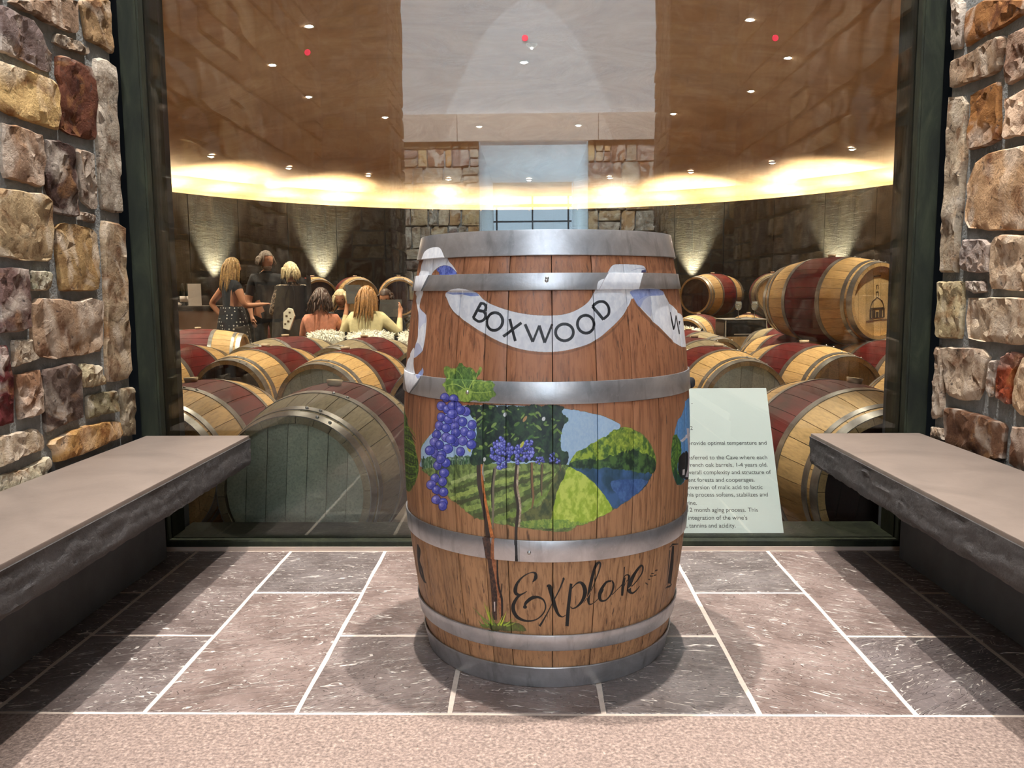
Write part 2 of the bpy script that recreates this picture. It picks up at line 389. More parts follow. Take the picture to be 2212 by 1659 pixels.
def place_stone(parent, poly, tone, frame, depth=0.03, n=22, rings=30, rough=0.006):
    """frame: function (u,v,h)->world"""
    _stone_id[0] += 1
    if area2(poly) < 0: poly = poly[::-1]
    vs, fs = stone_mesh(poly, depth, n, rings, rough, _stone_id[0]); c = vs[:, :3].mean(0)
    W = np.array([frame(*p) for p in vs]); cw = W.mean(0)
    me = bpy.data.meshes.new('stone'); me.from_pydata([tuple(p) for p in (W-cw)], [], fs); me.update()
    bm = bmesh.new(); bm.from_mesh(me); bmesh.ops.recalc_face_normals(bm, faces=bm.faces); bm.to_mesh(me); bm.free()
    sharp(me, 24)
    o = link('stone', me, M['stone'], parent, tuple(cw)); k = s2l(tone); o.color = (k[0], k[1], k[2], 1); return o
def Pt(o, s, pts): return [(o[0]+x/s, o[1]+y/s) for x, y in pts]
A1, A2, A3 = ((0, 0), 4.74), ((0, 330), 4.484), ((0, 690), 4.484)
B1, B2, B3 = ((1980, 0), 4.741), ((1980, 330), 4.483), ((1980, 680), 4.483)
LEFT = [
 (Pt(*A1, [(110,0),(550,0),(810,0),(825,340),(740,340),(600,270),(480,230),(380,150),(270,110),(130,25)]), (138,112,90)),
 (Pt(*A1, [(840,0),(1150,0),(1170,300),(1178,555),(1100,500),(905,400),(880,200)]), (152,122,86)),
 (Pt(*A1, [(0,40),(90,70),(220,150),(340,190),(400,270),(460,400),(480,480),(550,560),(545,750),(400,700),(250,610),(120,560),(0,520)]), (122,104,98)),
 (Pt(*A1, [(590,335),(640,345),(800,420),(910,500),(910,560),(840,550),(700,500),(570,430)]), (138,122,104)),
 (Pt(*A1, [(0,610),(100,650),(300,720),(480,800),(580,840),(605,1000),(625,1180),(620,1330),(480,1290),(300,1230),(120,1170),(30,1120),(5,900)]), (212,176,118)),
 (Pt(*A1, [(610,560),(740,590),(820,640),(920,680),(950,800),(985,1000),(990,1200),(995,1440),(880,1420),(720,1370),(645,1330),(640,1150),(622,950),(640,830),(605,760)]), (98,54,34)),
 ([(210,121),(228,125),(239,135),(250,143),(253,180),(257,232),(262,295),(266,380),(270,462),(248,458),(224,452),(221,400),(217,330),(213,280),(210,220),(207,180)], (158,144,126)),
 ([(6,266),(38,270),(70,283),(90,291),(94,312),(101,345),(99,365),(97,406),(74,399),(34,388),(15,384),(10,350),(8,300)], (158,128,104)),
 ([(98,299),(127,302),(158,314),(165,321),(166,365),(171,420),(174,470),(145,466),(119,460),(118,437),(109,412),(102,370),(105,335)], (72,50,42)),
 ([(169,322),(188,323),(204,335),(203,350),(210,397),(213,441),(212,453),(200,450),(183,435),(178,408),(173,352)], (160,144,128)),
 ([(179,457),(207,465),(207,482),(177,473)], (146,130,114)),
 (Pt(*A2, [(0,345),(40,340),(250,380),(430,400),(500,440),(512,600),(522,800),(516,1055),(300,1045),(100,1015),(0,1000)]), (182,156,118)),
 (Pt(*A2, [(562,700),(620,675),(760,695),(930,745),(960,800),(970,1000),(972,1200),(948,1335),(700,1345),(604,1335),(594,1150),(574,1000)]), (158,126,82)),
 ([(224,475),(270,484),(278,553),(287,642),(291,700),(296,757),(291,813),(263,822),(235,826),(233,757),(234,712),(232,650),(228,560)], (172,148,118)),
 ([(0,580),(29,577),(67,582),(69,620),(69,665),(69,710),(45,716),(0,720)], (108,82,74)),
 (Pt(*A2, [(325,1135),(510,1155),(526,1200),(490,1335),(340,1330),(325,1250)]), (150,142,114)),
 ([(77,648),(89,643),(152,648),(169,654),(190,643),(222,646),(224,700),(225,712),(226,745),(222,757),(178,768),(125,775),(89,770),(77,762),(75,712)], (172,142,114)),
 (Pt(*A3, [(0,235),(70,255),(98,400),(128,700),(150,1005),(0,1035)]), (88,30,28)),
 (Pt(*A3, [(155,208),(325,193),(340,330),(380,385),(300,415),(158,460)]), (166,148,126)),
 (Pt(*A3, [(172,540),(410,484),(432,700),(434,915),(320,945),(218,965),(196,750)]), (146,108,80)),
 (Pt(*A3, [(428,490),(600,455),(700,415),(780,480),(796,700),(812,955),(700,995),(474,1100),(456,900),(446,700)]), (98,80,70)),
 (Pt(*A3, [(806,425),(985,445),(1022,635),(825,665),(806,550)]), (198,182,146)),
 (Pt(*A3, [(865,742),(1135,685),(1155,895),(1000,925),(875,965)]), (124,112,84)),
 (Pt(*A3, [(1178,675),(1305,645),(1335,900),(1350,1105),(1212,1135),(1202,895)]), (144,128,102)),
 (Pt(*A3, [(484,1192),(700,1085),(850,1035),(1020,995),(1185,985),(1204,1135),(900,1275),(565,1385),(545,1280)]), (198,152,92)),
 (Pt(*A3, [(0,1135),(200,1095),(350,1055),(435,1130),(445,1258),(250,1325),(0,1435)]), (182,160,132)),
 (Pt(*A3, [(0,1525),(240,1455),(500,1325),(526,1395),(400,1600),(260,1720),(0,1800)]), (200,186,156)),
]
RIGHT = [
 (Pt(*B1, [(275,0),(455,30),(458,250),(445,400),(435,495),(284,545)]), (182,166,150)),
 (Pt(*B1, [(485,125),(620,45),(700,0),(1040,0),(1180,0),(1180,60),(1050,155),(880,265),(700,345),(495,475),(484,400),(470,250)]), (150,100,56)),
 (Pt(*B1, [(284,660),(450,575),(600,505),(760,405),(885,350),(875,500),(828,620),(840,715),(700,785),(500,845),(284,935)]), (174,148,122)),
 (Pt(*B1, [(935,355),(1180,240),(1180,740),(1100,780),(1000,825),(905,875),(885,700),(905,500)]), (168,138,116)),
 ([(2037,215),(2081,206),(2084,232),(2080,295),(2083,340),(2080,350),(2077,386),(2074,440),(2066,508),(2064,588),(2022,590),(2020,531),(2027,419),(2031,330)], (188,168,142)),
 (Pt(*B1, [(535,975),(700,890),(818,830),(826,900),(826,1100),(826,1430),(700,1495),(524,1540),(508,1400),(535,1200)]), (142,94,48)),
 (Pt(*B1, [(885,1015),(1180,860),(1180,1385),(1100,1385),(960,1405),(855,1425),(865,1300),(892,1150)]), (226,192,162)),
 ([(2093,376),(2106,351),(2119,337),(2145,329),(2165,323),(2212,313),(2240,307),(2240,498),(2180,498),(2123,497),(2084,493),(2079,464),(2088,426),(2086,397)], (212,170,128)),
 (Pt(*B2, [(455,845),(640,835),(690,885),(680,1000),(682,1155),(600,1165),(424,1145),(414,950)]), (172,156,146)),
 (Pt(*B2, [(735,865),(785,795),(900,790),(1040,795),(1160,795),(1160,1335),(900,1335),(700,1315),(698,1200),(715,1000)]), (230,200,166)),
 (Pt(*B2, [(465,1245),(635,1245),(645,1345),(560,1365),(475,1335)]), (150,132,118)),
 ([(2016,608),(2076,608),(2076,642),(2074,700),(2072,732),(2047,732),(2012,730),(2013,680)], (190,170,130)),
 ([(2087,643),(2203,643),(2240,646),(2240,744),(2181,744),(2136,739),(2087,732),(2085,690)], (220,196,166)),
 (Pt(*B3, [(125,295),(225,315),(235,500),(235,700),(235,975),(104,995),(112,700)]), (190,170,148)),
 (Pt(*B3, [(248,315),(430,315),(620,335),(682,400),(636,560),(612,750),(560,832),(380,822),(290,775),(272,600)]), (196,172,146)),
 (Pt(*B3, [(806,405),(900,355),(1004,385),(976,450),(914,560),(904,700),(874,882),(748,806),(748,700),(775,550)]), (150,68,36)),
 (Pt(*B3, [(1026,405),(1250,380),(1250,1000),(985,972),(908,880),(926,700),(946,600)]), (236,206,170)),
 (Pt(*B3, [(692,445),(762,435),(730,775),(676,795),(654,700)]), (216,202,186)),
 (Pt(*B3, [(264,895),(400,905),(600,975),(846,1055),(826,1200),(818,1395),(600,1400),(264,1240),(256,1000)]), (104,72,50)),
 (Pt(*B3, [(104,1075),(228,1095),(246,1215),(94,1180)]), (180,160,138)),
 (Pt(*B3, [(914,1085),(1100,1095),(1300,1120),(1300,1650),(1100,1560),(886,1450),(894,1300)]), (124,88,66)),
]
def ashlar(u0, u1, v0, v1, taken=(), hmin=0.10, hmax=0.22, seed=3, limit=260):
    """coursed rubble layout, returns rectangles that stay clear of the polygons in `taken`"""
    rs = np.random.RandomState(seed); out = []; v = v0
    boxes = [(min(p[0] for p in t), max(p[0] for p in t), min(p[1] for p in t), max(p[1] for p in t), t) for t in taken]
    while v < v1-0.04:
        h = rs.uniform(hmin, hmax); h = min(h, v1-v); u = u0
        while u < u1-0.03:
            w = min(rs.uniform(0.09, 0.34), u1-u)
            if u1-(u+w) < 0.06: w = u1-u
            parts = [(v, h)] if (rs.rand() < 0.7 or h < 0.15) else [(v, h*0.48), (v+h*0.48, h*0.52)]
            for vv, hh in parts:
                a, b, c_, d = u+0.008, u+w-0.008, vv+0.008, vv+hh-0.008; bad = False
                for x0, x1, y0, y1, t in boxes:
                    if a < x1 and b > x0 and c_ < y1 and d > y0:
                        g = [(a+(b-a)*i/4, c_+(d-c_)*j/4) for i in range(5) for j in range(5)]
                        if any(inside(t, *q) for q in g) or any(a < q[0] < b and c_ < q[1] < d for q in t): bad = True; break
                if not bad:
                    j = lambda: rs.uniform(-0.007, 0.007)
                    out.append([(a+j(), c_+j()), ((a+b)/2, c_+j()*0.6), (b+j(), c_+j()), (b+j()*0.6, (c_+d)/2), (b+j(), d+j()), ((a+b)/2, d+j()*0.6), (a+j(), d+j()), (a+j()*0.6, (c_+d)/2)])
            u += w
        v += h
    return out[:limit]
Y_MOUTH, Y_STONE = 0.17, 2.53
WALL_H = 4.9
def side_wall(name, X, sgn, traced, seed):
    mb = MB(); x_out = X-sgn*0.30
    mb.box((min(X-sgn*0.014, x_out), Y_MOUTH, 0), (max(X-sgn*0.014, x_out), Y_STONE, WALL_H))
    w = mb.build(name, M['mortar']); tag(w, kind='structure')
    fr = lambda u, v, h: (X-sgn*0.014+sgn*h, u, v)
    taken = []
    for poly, tone in traced:
        q = []
        for (x, y) in poly:
            p = at(x, y, 0, X); q.append((min(p[1], Y_STONE-0.001), p[2]))
        q = [p for p in q]
        taken.append(q); place_stone(w, q, tone, fr, 0.016, 30, 90, 0.0065)
    for q in ashlar(Y_MOUTH, Y_STONE, 0.02, 3.6, taken, seed=seed, limit=240):
        place_stone(w, q, STONE_TONES[RNG.randint(len(STONE_TONES))], fr, 0.016, 12, 6, 0.005)
    return w
side_wall('wall_left', XL, 1, LEFT, 5)
side_wall('wall_right', XR, -1, RIGHT, 9)

# ================================================================== WINDOW
YF, YG, YB = 2.575, 2.615, 2.72
win = MB()
for sx, xo, xi in ((-1, -1.240, -1.184), (1, 1.236, 1.176)):
    a, b = sorted((xo, xi)); win.box((a, YF, 0.0), (b, YB, 4.6))
w = win.build('window_1', M['green']); tag(w, kind='structure')
for i, (xo, xi) in enumerate(((-1.240, -1.184), (1.236, 1.176))):
    a, b = sorted((xi, xi+(0.006 if xi < 0 else -0.006)))
    MB().box((a, YF+0.004, 0.03), (b, YB-0.004, 4.5)).build('jamb_liner', M['green'], w)
MB().box((-1.186, YF, 0.0), (1.178, 2.80, 0.030)).build('sill', M['green'], w, bevel=0.003)
MB().box((-1.186, YF-0.004, 0.0), (1.178, YF, 0.012)).build('sill_bead', M['limestone'], w)
MB().box((-1.186, YF, 4.45), (1.178, YB, 4.6)).build('header', M['green'], w)
g = MB().box((-1.178, YG-0.005, 0.030), (1.170, YG+0.005, 4.45)).build('glass_pane', M['glass'], w)
# shadow gaps between stone and steel; their shade is black colour on the filler behind
for nm, a, b in (('trim_1', -1.60, -1.242), ('trim_2', 1.238, 1.60)):
    t = MB().box((a, 2.64, 0.0), (b, 2.78, 4.9)).build(nm, M['black']); tag(t, kind='structure')
M['red'] = plain('red_vinyl', (205, 22, 48), 0.45, var=0.03)
for (x, y), lab in (((664, 113), 'round red warning dot stuck on the upper left of the window'), ((1134, 82), 'round red warning dot stuck high in the middle of the window'), ((1675, 82), 'round red warning dot stuck on the upper right of the window')):
    p = at(x, y, 1, YG-0.0065); mb = MB(); n = 28; rr = 0.0098
    mb.add([(0, 0, 0)]+[(rr*math.cos(2*math.pi*k/n), 0, rr*math.sin(2*math.pi*k/n)) for k in range(n)]+[(0.95*rr*math.cos(2*math.pi*k/n), -0.0008, 0.95*rr*math.sin(2*math.pi*k/n)) for k in range(n)]+[(0, -0.0008, 0)],
           [(1+k, 1+(k+1) % n, 1+n+(k+1) % n, 1+n+k) for k in range(n)]+[(1+n+k, 1+n+(k+1) % n, 2*n+1) for k in range(n)]+[(0, 1+(k+1) % n, 1+k) for k in range(n)])
    o = mb.build('warning_dot', M['red'], None, (p[0], YG-0.0052, p[2])); tag(o, lab, 'sticker', 'red dots on the window glass')

# ================================================================== FLOOR
fl = MB().box((-1.6, -2.4, -0.12), (1.6, YF, -0.0012)).build('floor', M['grout']); tag(fl, kind='structure')
X0, S = -0.7728, 0.3050
COLX = [X0+S*k for k in range(-3, 10)]
yR = [1.5427, 1.9156, 2.2014, YF-0.004]
TT = [(120,107,102),(128,113,107),(112,101,98),(134,117,109),(142,123,115),(118,108,104)]
def tile(x0, x1, y0, y1, tone, zt=0.0, g=0.0045):
    cx, cy = (x0+x1)/2, (y0+y1)/2; a, b = (x1-x0)/2-g, (y1-y0)/2-g
    mb = MB(); n = 6; ring = []
    for (sx, sy, ex, ey) in ((-1,-1,1,-1),(1,-1,1,1),(1,1,-1,1),(-1,1,-1,-1)):
        for k in range(n): ring.append((a*(sx+(ex-sx)*k/n)+RNG.uniform(-1, 1)*0.0012, b*(sy+(ey-sy)*k/n)+RNG.uniform(-1, 1)*0.0012))
    N = len(ring); mb.add([(x, y, -0.012) for x, y in ring]+[(x, y, -0.0015) for x, y in ring]+[(x*(1-0.003/a), y*(1-0.003/b), 0) for x, y in ring],
        [(i, (i+1) % N, N+(i+1) % N, N+i) for i in range(N)]+[(N+i, N+(i+1) % N, 2*N+(i+1) % N, 2*N+i) for i in range(N)]+[tuple(2*N+i for i in range(N))])
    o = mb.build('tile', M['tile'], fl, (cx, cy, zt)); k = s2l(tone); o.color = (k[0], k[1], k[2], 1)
for i in range(len(COLX)-1):
    x0, x1 = COLX[i], COLX[i+1]; x0, x1 = max(x0, XL-0.03), min(x1, XR+0.03)
    if x1-x0 < 0.03: continue
    even = (i-3) % 2 == 0
    rows = [(yR[0], yR[2]), (yR[2], yR[3])] if even else [(yR[0], yR[1]), (yR[1], yR[3])]
    for a, b in rows: tile(x0, x1, a, b, TT[RNG.randint(len(TT))])
    # behind the camera the tiling goes on towards the hall
    y = 0.86; k = 0
    while y > -2.3:
        h = 0.61 if (k or even) else 0.30
        tile(x0, x1, max(y-h, -2.38), y, TT[RNG.randint(len(TT))]); y -= h; k += 1
for a, b in ((-1.27, 1.26),):
    MB().box((a, 0.866, -0.012), (b, yR[0]-0.006, 0.001)).build('threshold_slab', M['granite'], fl, bevel=0.001)

# ================================================================== BENCHES
def bench(x_in, x_wall, lab):
    e = empty('stone_bench', ((x_in+x_wall)/2, 1.5, 0), 0, lab, 'bench')
    ox, oy = (x_in+x_wall)/2, 1.5; zt, zb = 0.379, 0.283; y0, y1 = 0.55, 2.565
    s = 1 if x_in > x_wall else -1
    # honed slab
    a, b = sorted((x_in-s*0.004-ox, x_wall-ox))
    MB().box((a, y0-oy, zt-0.012), (b, y1-oy, zt)).build('seat_slab', M['bench_top'], e, bevel=0.002)
    # rock-faced body with an irregular front edge
    mb = MB(); ny, nz = 110, 9; vs = []; rs = np.random.RandomState(4 if s > 0 else 8)
    nz_f = rs.uniform(-1, 1, (ny+1, nz+1)); nz_c = np.repeat(rs.uniform(-1, 1, (ny//6+3, nz+1)), 6, 0)[:ny+1]
    for i in range(ny+1):
        for j in range(nz+1):
            q = j/nz; off = 0.0 if j == 0 else 0.0016*nz_f[i, j]+0.0018*nz_c[i, j]-0.002
            if q > 0.85: off -= 0.006*(q-0.85)/0.15
            vs.append((x_in-ox+s*off, y0-oy+(y1-y0)*i/ny, zt-0.010-(zt-0.010-zb)*q+(0.003*nz_f[i, j] if 0 < j else 0)))
    fs = [(i*(nz+1)+j, (i+1)*(nz+1)+j, (i+1)*(nz+1)+j+1, i*(nz+1)+j+1) for i in range(ny) for j in range(nz)]
    n0 = len(vs)
    for i in range(ny+1): vs += [(x_wall-ox, y0-oy+(y1-y0)*i/ny, zb), (x_wall-ox, y0-oy+(y1-y0)*i/ny, zt-0.011)]
    for i in range(ny):
        fs.append((i*(nz+1)+nz, (i+1)*(nz+1)+nz, n0+2*(i+1), n0+2*i)); fs.append((n0+2*i+1, n0+2*(i+1)+1, (i+1)*(nz+1), i*(nz+1)))
    for i in (0, ny): fs.append(tuple([i*(nz+1)+j for j in range(nz+1)]+[n0+2*i, n0+2*i+1]))
    mb.add(vs, fs); me = mb.mesh('slab_edge'); bm = bmesh.new(); bm.from_mesh(me); bmesh.ops.recalc_face_normals(bm, faces=bm.faces); bm.to_mesh(me); bm.free(); sharp(me, 35)
    link('slab_edge', me, M['bench_edge'], e)
    a, b = sorted((x_wall-ox, x_wall+s*0.075-ox))
    MB().box((a, y0+0.02-oy, 0.0), (b, 2.50-oy, zb+0.002)).build('support_wall', M['concrete'], e, bevel=0.003)
    return e
bench(-0.887, XL+0.014, 'thick dark bluestone bench slab along the left stone wall')
bench(0.872, XR-0.016, 'thick dark bluestone bench slab along the right stone wall')

# ================================================================== HALL BEHIND THE CAMERA (seen mirrored in the glass)
hf = MB().box((-6, -10.6, -0.12), (6, -2.4, 0.0)).build('floor', M['limestone']); tag(hf, kind='structure')
MB().box((-6, -2.4, -0.12), (-1.6, Y_MOUTH, 0.0)).box((1.6, -2.4, -0.12), (6, Y_MOUTH, 0)).build('floor_border', M['limestone'], hf)
ce = MB().box((-6, -6.2, 5.6), (6, 2.9, 5.8)).build('ceiling', M['white_plaster']); tag(ce, kind='structure')
MB().box((-1.53, Y_MOUTH, 4.9), (1.53, 2.64, 5.0)).build('niche_soffit', M['white_plaster'], ce)
for X, sg, nm, sd in ((-1.24, -1, 'wall_hall_left', 21), (1.24, 1, 'wall_hall_right', 22)):
    a, b = sorted((X+sg*0.03, X+sg*0.6)); a2, b2 = sorted((X+sg*0.6, X+sg*4.5)); a3, b3 = sorted((X+sg*4.3, X+sg*4.5)); p = MB().box((a, -3.2, 0), (b, -2.3, 5.6)).box((a2, -3.2, 0), (b2, -2.6, 5.6)).box((a3, -2.6, 0), (b3, 2.7, 5.6)).box((a3, -6.3, 0), (b3, -3.2, 5.6)).build(nm, M['mortar']); tag(p, kind='structure')
    for q in ashlar(-3.2, -2.3, 0.02, 5.0, (), 0.16, 0.34, sd, 230):
        place_stone(p, q, STONE_TONES[RNG.randint(len(STONE_TONES))], (lambda u, v, h, X=X, sg=sg: (X+sg*0.03-sg*h, u, v)), 0.03, 12, 5, 0.006)
    for q in ashlar(min(X, X+sg*0.6), max(X, X+sg*0.6), 0.02, 5.0, (), 0.16, 0.34, sd+9, 90):
        place_stone(p, q, STONE_TONES[RNG.randint(len(STONE_TONES))], (lambda u, v, h: (u, -2.3+h*0.5, v)), 0.02, 12, 5, 0.004)
    for q in ashlar(min(X+sg*0.07, X+sg*0.3), max(X+sg*0.07, X+sg*0.3), 0.02, 3.6, (), 0.12, 0.3, sd+19, 40):
        place_stone(bpy.data.objects['wall_left' if sg < 0 else 'wall_right'], q, STONE_TONES[RNG.randint(len(STONE_TONES))], (lambda u, v, h: (u, Y_MOUTH-h*0.5, v)), 0.02, 12, 5, 0.004)
YBK = -6.06
d0 = at(1035, 330, 1, YG); d1 = at(1270, 330, 1, YG)
kx = (2*YG-YBK)/YG
DX0, DX1 = d0[0]*kx, d1[0]*kx
bw = MB().box((-6, YBK-0.3, 0), (DX0, YBK, 5.6)).box((DX1, YBK-0.3, 0), (6, YBK, 5.6)).box((DX0, YBK-0.3, 3.16), (DX1, YBK, 5.6)).build('wall_back', M['white_plaster']); tag(bw, kind='structure')
for a, b, sd in ((-2.6, DX0, 31), (DX1, 2.6, 37)):
    MB().box((a, YBK, 0), (b, YBK+0.02, 2.79)).build('mortar_bed', M['mortar'], bw)
    for q in ashlar(a, b, 0.3, 2.79, (), 0.16, 0.34, sd, 230):
        place_stone(bw, q, STONE_TONES[RNG.randint(len(STONE_TONES))], (lambda u, v, h: (u, YBK+0.02+h, v)), 0.03, 12, 5, 0.006)
for i, (a, b) in enumerate(((-2.6, -0.95), (-0.945, 0.915), (0.92, 2.6))):
    MB().box((a, YBK, 2.79), (b, YBK+0.10, 3.14)).build('lintel_block', M['limestone'], bw, bevel=0.004)
# glazed passage beyond the doorway, open to daylight
lamp('passage_fill', 'AREA', (DX0+0.03, -8.4, 1.3), 900, (0.60, 0.84, 1.0), (DX1, -8.4, 1.75), shape='RECTANGLE', size=3.2, size_y=2.0)  # area lamp added at the left wall to brighten the passage
ps = MB().box((DX0-0.2, -10.4, 2.80), (DX1+0.2, YBK-0.3, 2.95)).box((DX0-0.2, -10.4, 0), (DX0, YBK-0.3, 2.8)).build('wall_passage_left', M['white_plaster']); tag(ps, kind='structure')
pr = MB().box((DX1+0.02, -10.4, 0), (DX1+0.2, YBK-0.3, 2.8)).build('wall_passage_right', M['white_plaster']); tag(pr, kind='structure')
dr = MB().box((DX0, -10.40, 2.56), (DX1, -10.30, 2.80)).build('door_1', M['limestone']); tag(dr, kind='structure')
for z, h in ((2.36, 0.05), (2.08, 0.03), (1.80, 0.035), (1.52, 0.03), (1.25, 0.04), (0.95, 0.03)):
    MB().box((DX0, -10.38, z), (DX1, -10.34, z+h)).build('rail', M['steel_rail'], dr)
for x in (DX0+0.06, (DX0+DX1)/2, DX1-0.06):
    MB().box((x-0.015, -10.40, 0), (x+0.015, -10.33, 2.56)).build('mullion', M['steel_rail'], dr)
gs = MB()
for k in range(6): gs.box((-6, -13.5-k*0.5, 0), (6, -13.0-k*0.5, 0.35+0.33*k))
st = gs.build('terrace_wall', M['limestone']); tag(st, kind='structure')
# ================================================================== PAINTED BARREL
BX, BY, BH = 0.037, 1.938, 0.948
R_END, R_MID = 0.281, 0.3345
def stave_r(z, h=BH):
    q = 2*z/h-1; return R_MID-(R_MID-R_END)*abs(q)**2.0
def surf(x, y):
    """point of the photograph -> (angle round the barrel, height) on its skin"""
    d = ray(x, y); ox, oy = -BX, -BY; z = 0.5; A = d[0]**2+d[1]**2; Bq = ox*d[0]+oy*d[1]; t = 0
    for _ in range(12):
        r = stave_r(min(max(z, 0), BH))+0.002; disc = Bq*Bq-A*(ox*ox+oy*oy-r*r); t = (-Bq-math.sqrt(max(disc, 0)))/A; z = CH+t*d[2]
    px, py = ox+t*d[0], oy+t*d[1]; return math.atan2(px, -py), z
TW, TH = 2500, 1400; TH0 = -1.78; THS = 3.56
KX = TW/THS; KY = TH/BH; ASP = (KY/(KX/0.33))      # texel anisotropy
def tex(p): a, z = surf(*p); return ((a-TH0)*KX, z*KY)
COLR = np.zeros((TH, TW, 3), np.float32); ALP = np.zeros((TH, TW), np.float32)
def fract(seed, cells, octv=4):
    rs = np.random.RandomState(seed); out = np.zeros((TH, TW), np.float32); amp = 1.0; tot = 0; c = cells
    for _ in range(octv):
        gy, gx = max(2, int(c*TH/TW)+2), int(c)+2; g = rs.rand(gy, gx).astype(np.float32)
        yy = np.linspace(0, gy-1.001, TH); xx = np.linspace(0, gx-1.001, TW); y0 = yy.astype(int); x0 = xx.astype(int)
        fy = (yy-y0)[:, None].astype(np.float32); fx = (xx-x0)[None].astype(np.float32)
        out += amp*((g[y0][:, x0]*(1-fx)+g[y0][:, x0+1]*fx)*(1-fy)+(g[y0+1][:, x0]*(1-fx)+g[y0+1][:, x0+1]*fx)*fy); tot += amp; amp *= 0.6; c *= 2.1
    return out/tot
NA = fract(1, 40, 4); NB = fract(2, 160, 3); NC = fract(3, 420, 2)
WARPX = (fract(4, 120, 3)-0.5)*40; WARPY = (fract(5, 120, 3)-0.5)*40
def smooth_poly(P, k=6, closed=True):
    P = np.array(P, float); n = len(P); out = []
    rng = range(n) if closed else range(n-1)
    for i in rng:
        p0, p1, p2, p3 = (P[(i-1) % n], P[i], P[(i+1) % n], P[(i+2) % n]) if closed else (P[max(i-1, 0)], P[i], P[i+1], P[min(i+2, n-1)])
        for j in range(k):
            t = j/k; out.append(0.5*((2*p1)+(-p0+p2)*t+(2*p0-5*p1+4*p2-p3)*t*t+(-p0+3*p1-3*p2+p3)*t**3))
    if not closed: out.append(P[-1])
    return out
def blend(y0, y1, x0, x1, m, col, alpha=1.0):
    sl = (slice(y0, y1), slice(x0, x1)); mm = (m*alpha).astype(np.float32)
    c = np.asarray(col, np.float32) if not callable(col) else col(sl)
    if c.ndim == 1: c = c[None, None, :]
    COLR[sl] = COLR[sl]*(1-mm[..., None])+c*mm[..., None]; ALP[sl] = ALP[sl]*(1-mm)+mm
def shade(c0, c1, noise=None, lo=0.35, hi=0.65):
    noise = NB if noise is None else noise; a, b = np.array(c0, np.float32), np.array(c1, np.float32)
    return lambda sl: a+(b-a)*np.clip((noise[sl]-lo)/(hi-lo), 0, 1)[..., None]
def fill(T, col, alpha=1.0, warp=0.0, mask=None):
    T = np.array(T, float); x0, y0 = np.floor(T.min(0)-warp*22-2).astype(int); x1, y1 = np.ceil(T.max(0)+warp*22+3).astype(int)
    x0, y0, x1, y1 = max(x0, 0), max(y0, 0), min(x1, TW), min(y1, TH)
    if x1 <= x0 or y1 <= y0: return
    Y, X = np.mgrid[y0:y1, x0:x1].astype(np.float32)
    if warp: X = X+WARPX[y0:y1, x0:x1]*warp; Y = Y+WARPY[y0:y1, x0:x1]*warp
    acc = np.zeros(X.shape, np.float32)
    for dx, dy in ((-.25, -.25), (.25, .25)):
        ins = np.zeros(X.shape, bool); P = T; Q = np.roll(T, -1, 0)
        for (ax, ay), (bx, by) in zip(P, Q):
            if ay == by: continue
            c = ((ay > Y+dy) != (by > Y+dy)) & (X+dx < (bx-ax)*(Y+dy-ay)/(by-ay)+ax); ins ^= c
        acc += ins*0.5
    if mask is not None: acc = acc*mask[y0:y1, x0:x1]
    blend(y0, y1, x0, x1, acc, col, alpha)
def poly(o, pts, col, alpha=1.0, warp=0.0, sm=True, k=5, mask=None):
    P = [(o[0][0]+x/o[1], o[0][1]+y/o[1]) for x, y in pts]
    if sm: P = smooth_poly(P, k)
    fill([tex(p) for p in P], col, alpha, warp, mask)
def stroke(o, pts, w, col, alpha=1.0, sm=True, k=6, warp=0.0, cap=True):
    """w: widths in crop units, one or per point"""
    P = [(o[0][0]+x/o[1], o[0][1]+y/o[1]) for x, y in pts]; ws = list(w) if isinstance(w, (list, tuple)) else [w]*len(P)
    if sm:
        Q = smooth_poly([(p[0], p[1]) for p in P], k, False); WW = smooth_poly([(a, 0) for a in ws], k, False); ws = [max(q[0], 0.4) for q in WW]; P = Q
    P = [np.array(p) for p in P]; Lp = []; Rp = []
    for i in range(len(P)):
        d = P[min(i+1, len(P)-1)]-P[max(i-1, 0)]; n = np.array([-d[1], d[0]])/max(np.hypot(*d), 1e-6)*ws[i]/2/o[1]; Lp.append(P[i]+n); Rp.append(P[i]-n)
    fill([tex(p) for p in Lp+Rp[::-1]], col, alpha, warp)
def ell(o, c, rx, ry, col, alpha=1.0, rot=0.0, ring=None, n=26):
    def loop(ax, ay): return [(c[0]+ax*math.cos(t)*math.cos(rot)-ay*math.sin(t)*math.sin(rot), c[1]+ax*math.cos(t)*math.sin(rot)+ay*math.sin(t)*math.cos(rot)) for t in np.linspace(0, 2*math.pi, n, endpoint=False)]
    if ring:
        a = loop(rx, ry); b = loop(rx-ring, ry-ring); poly(o, a+[a[0]]+[b[0]]+b[::-1], col, alpha, sm=False)
    else: poly(o, loop(rx, ry), col, alpha, sm=False)
KA, KB, KC = ((850, 470), 3.3015), ((850, 780), 3.3015), ((850, 1080), 3.3015)
rm = np.random.RandomState(5)
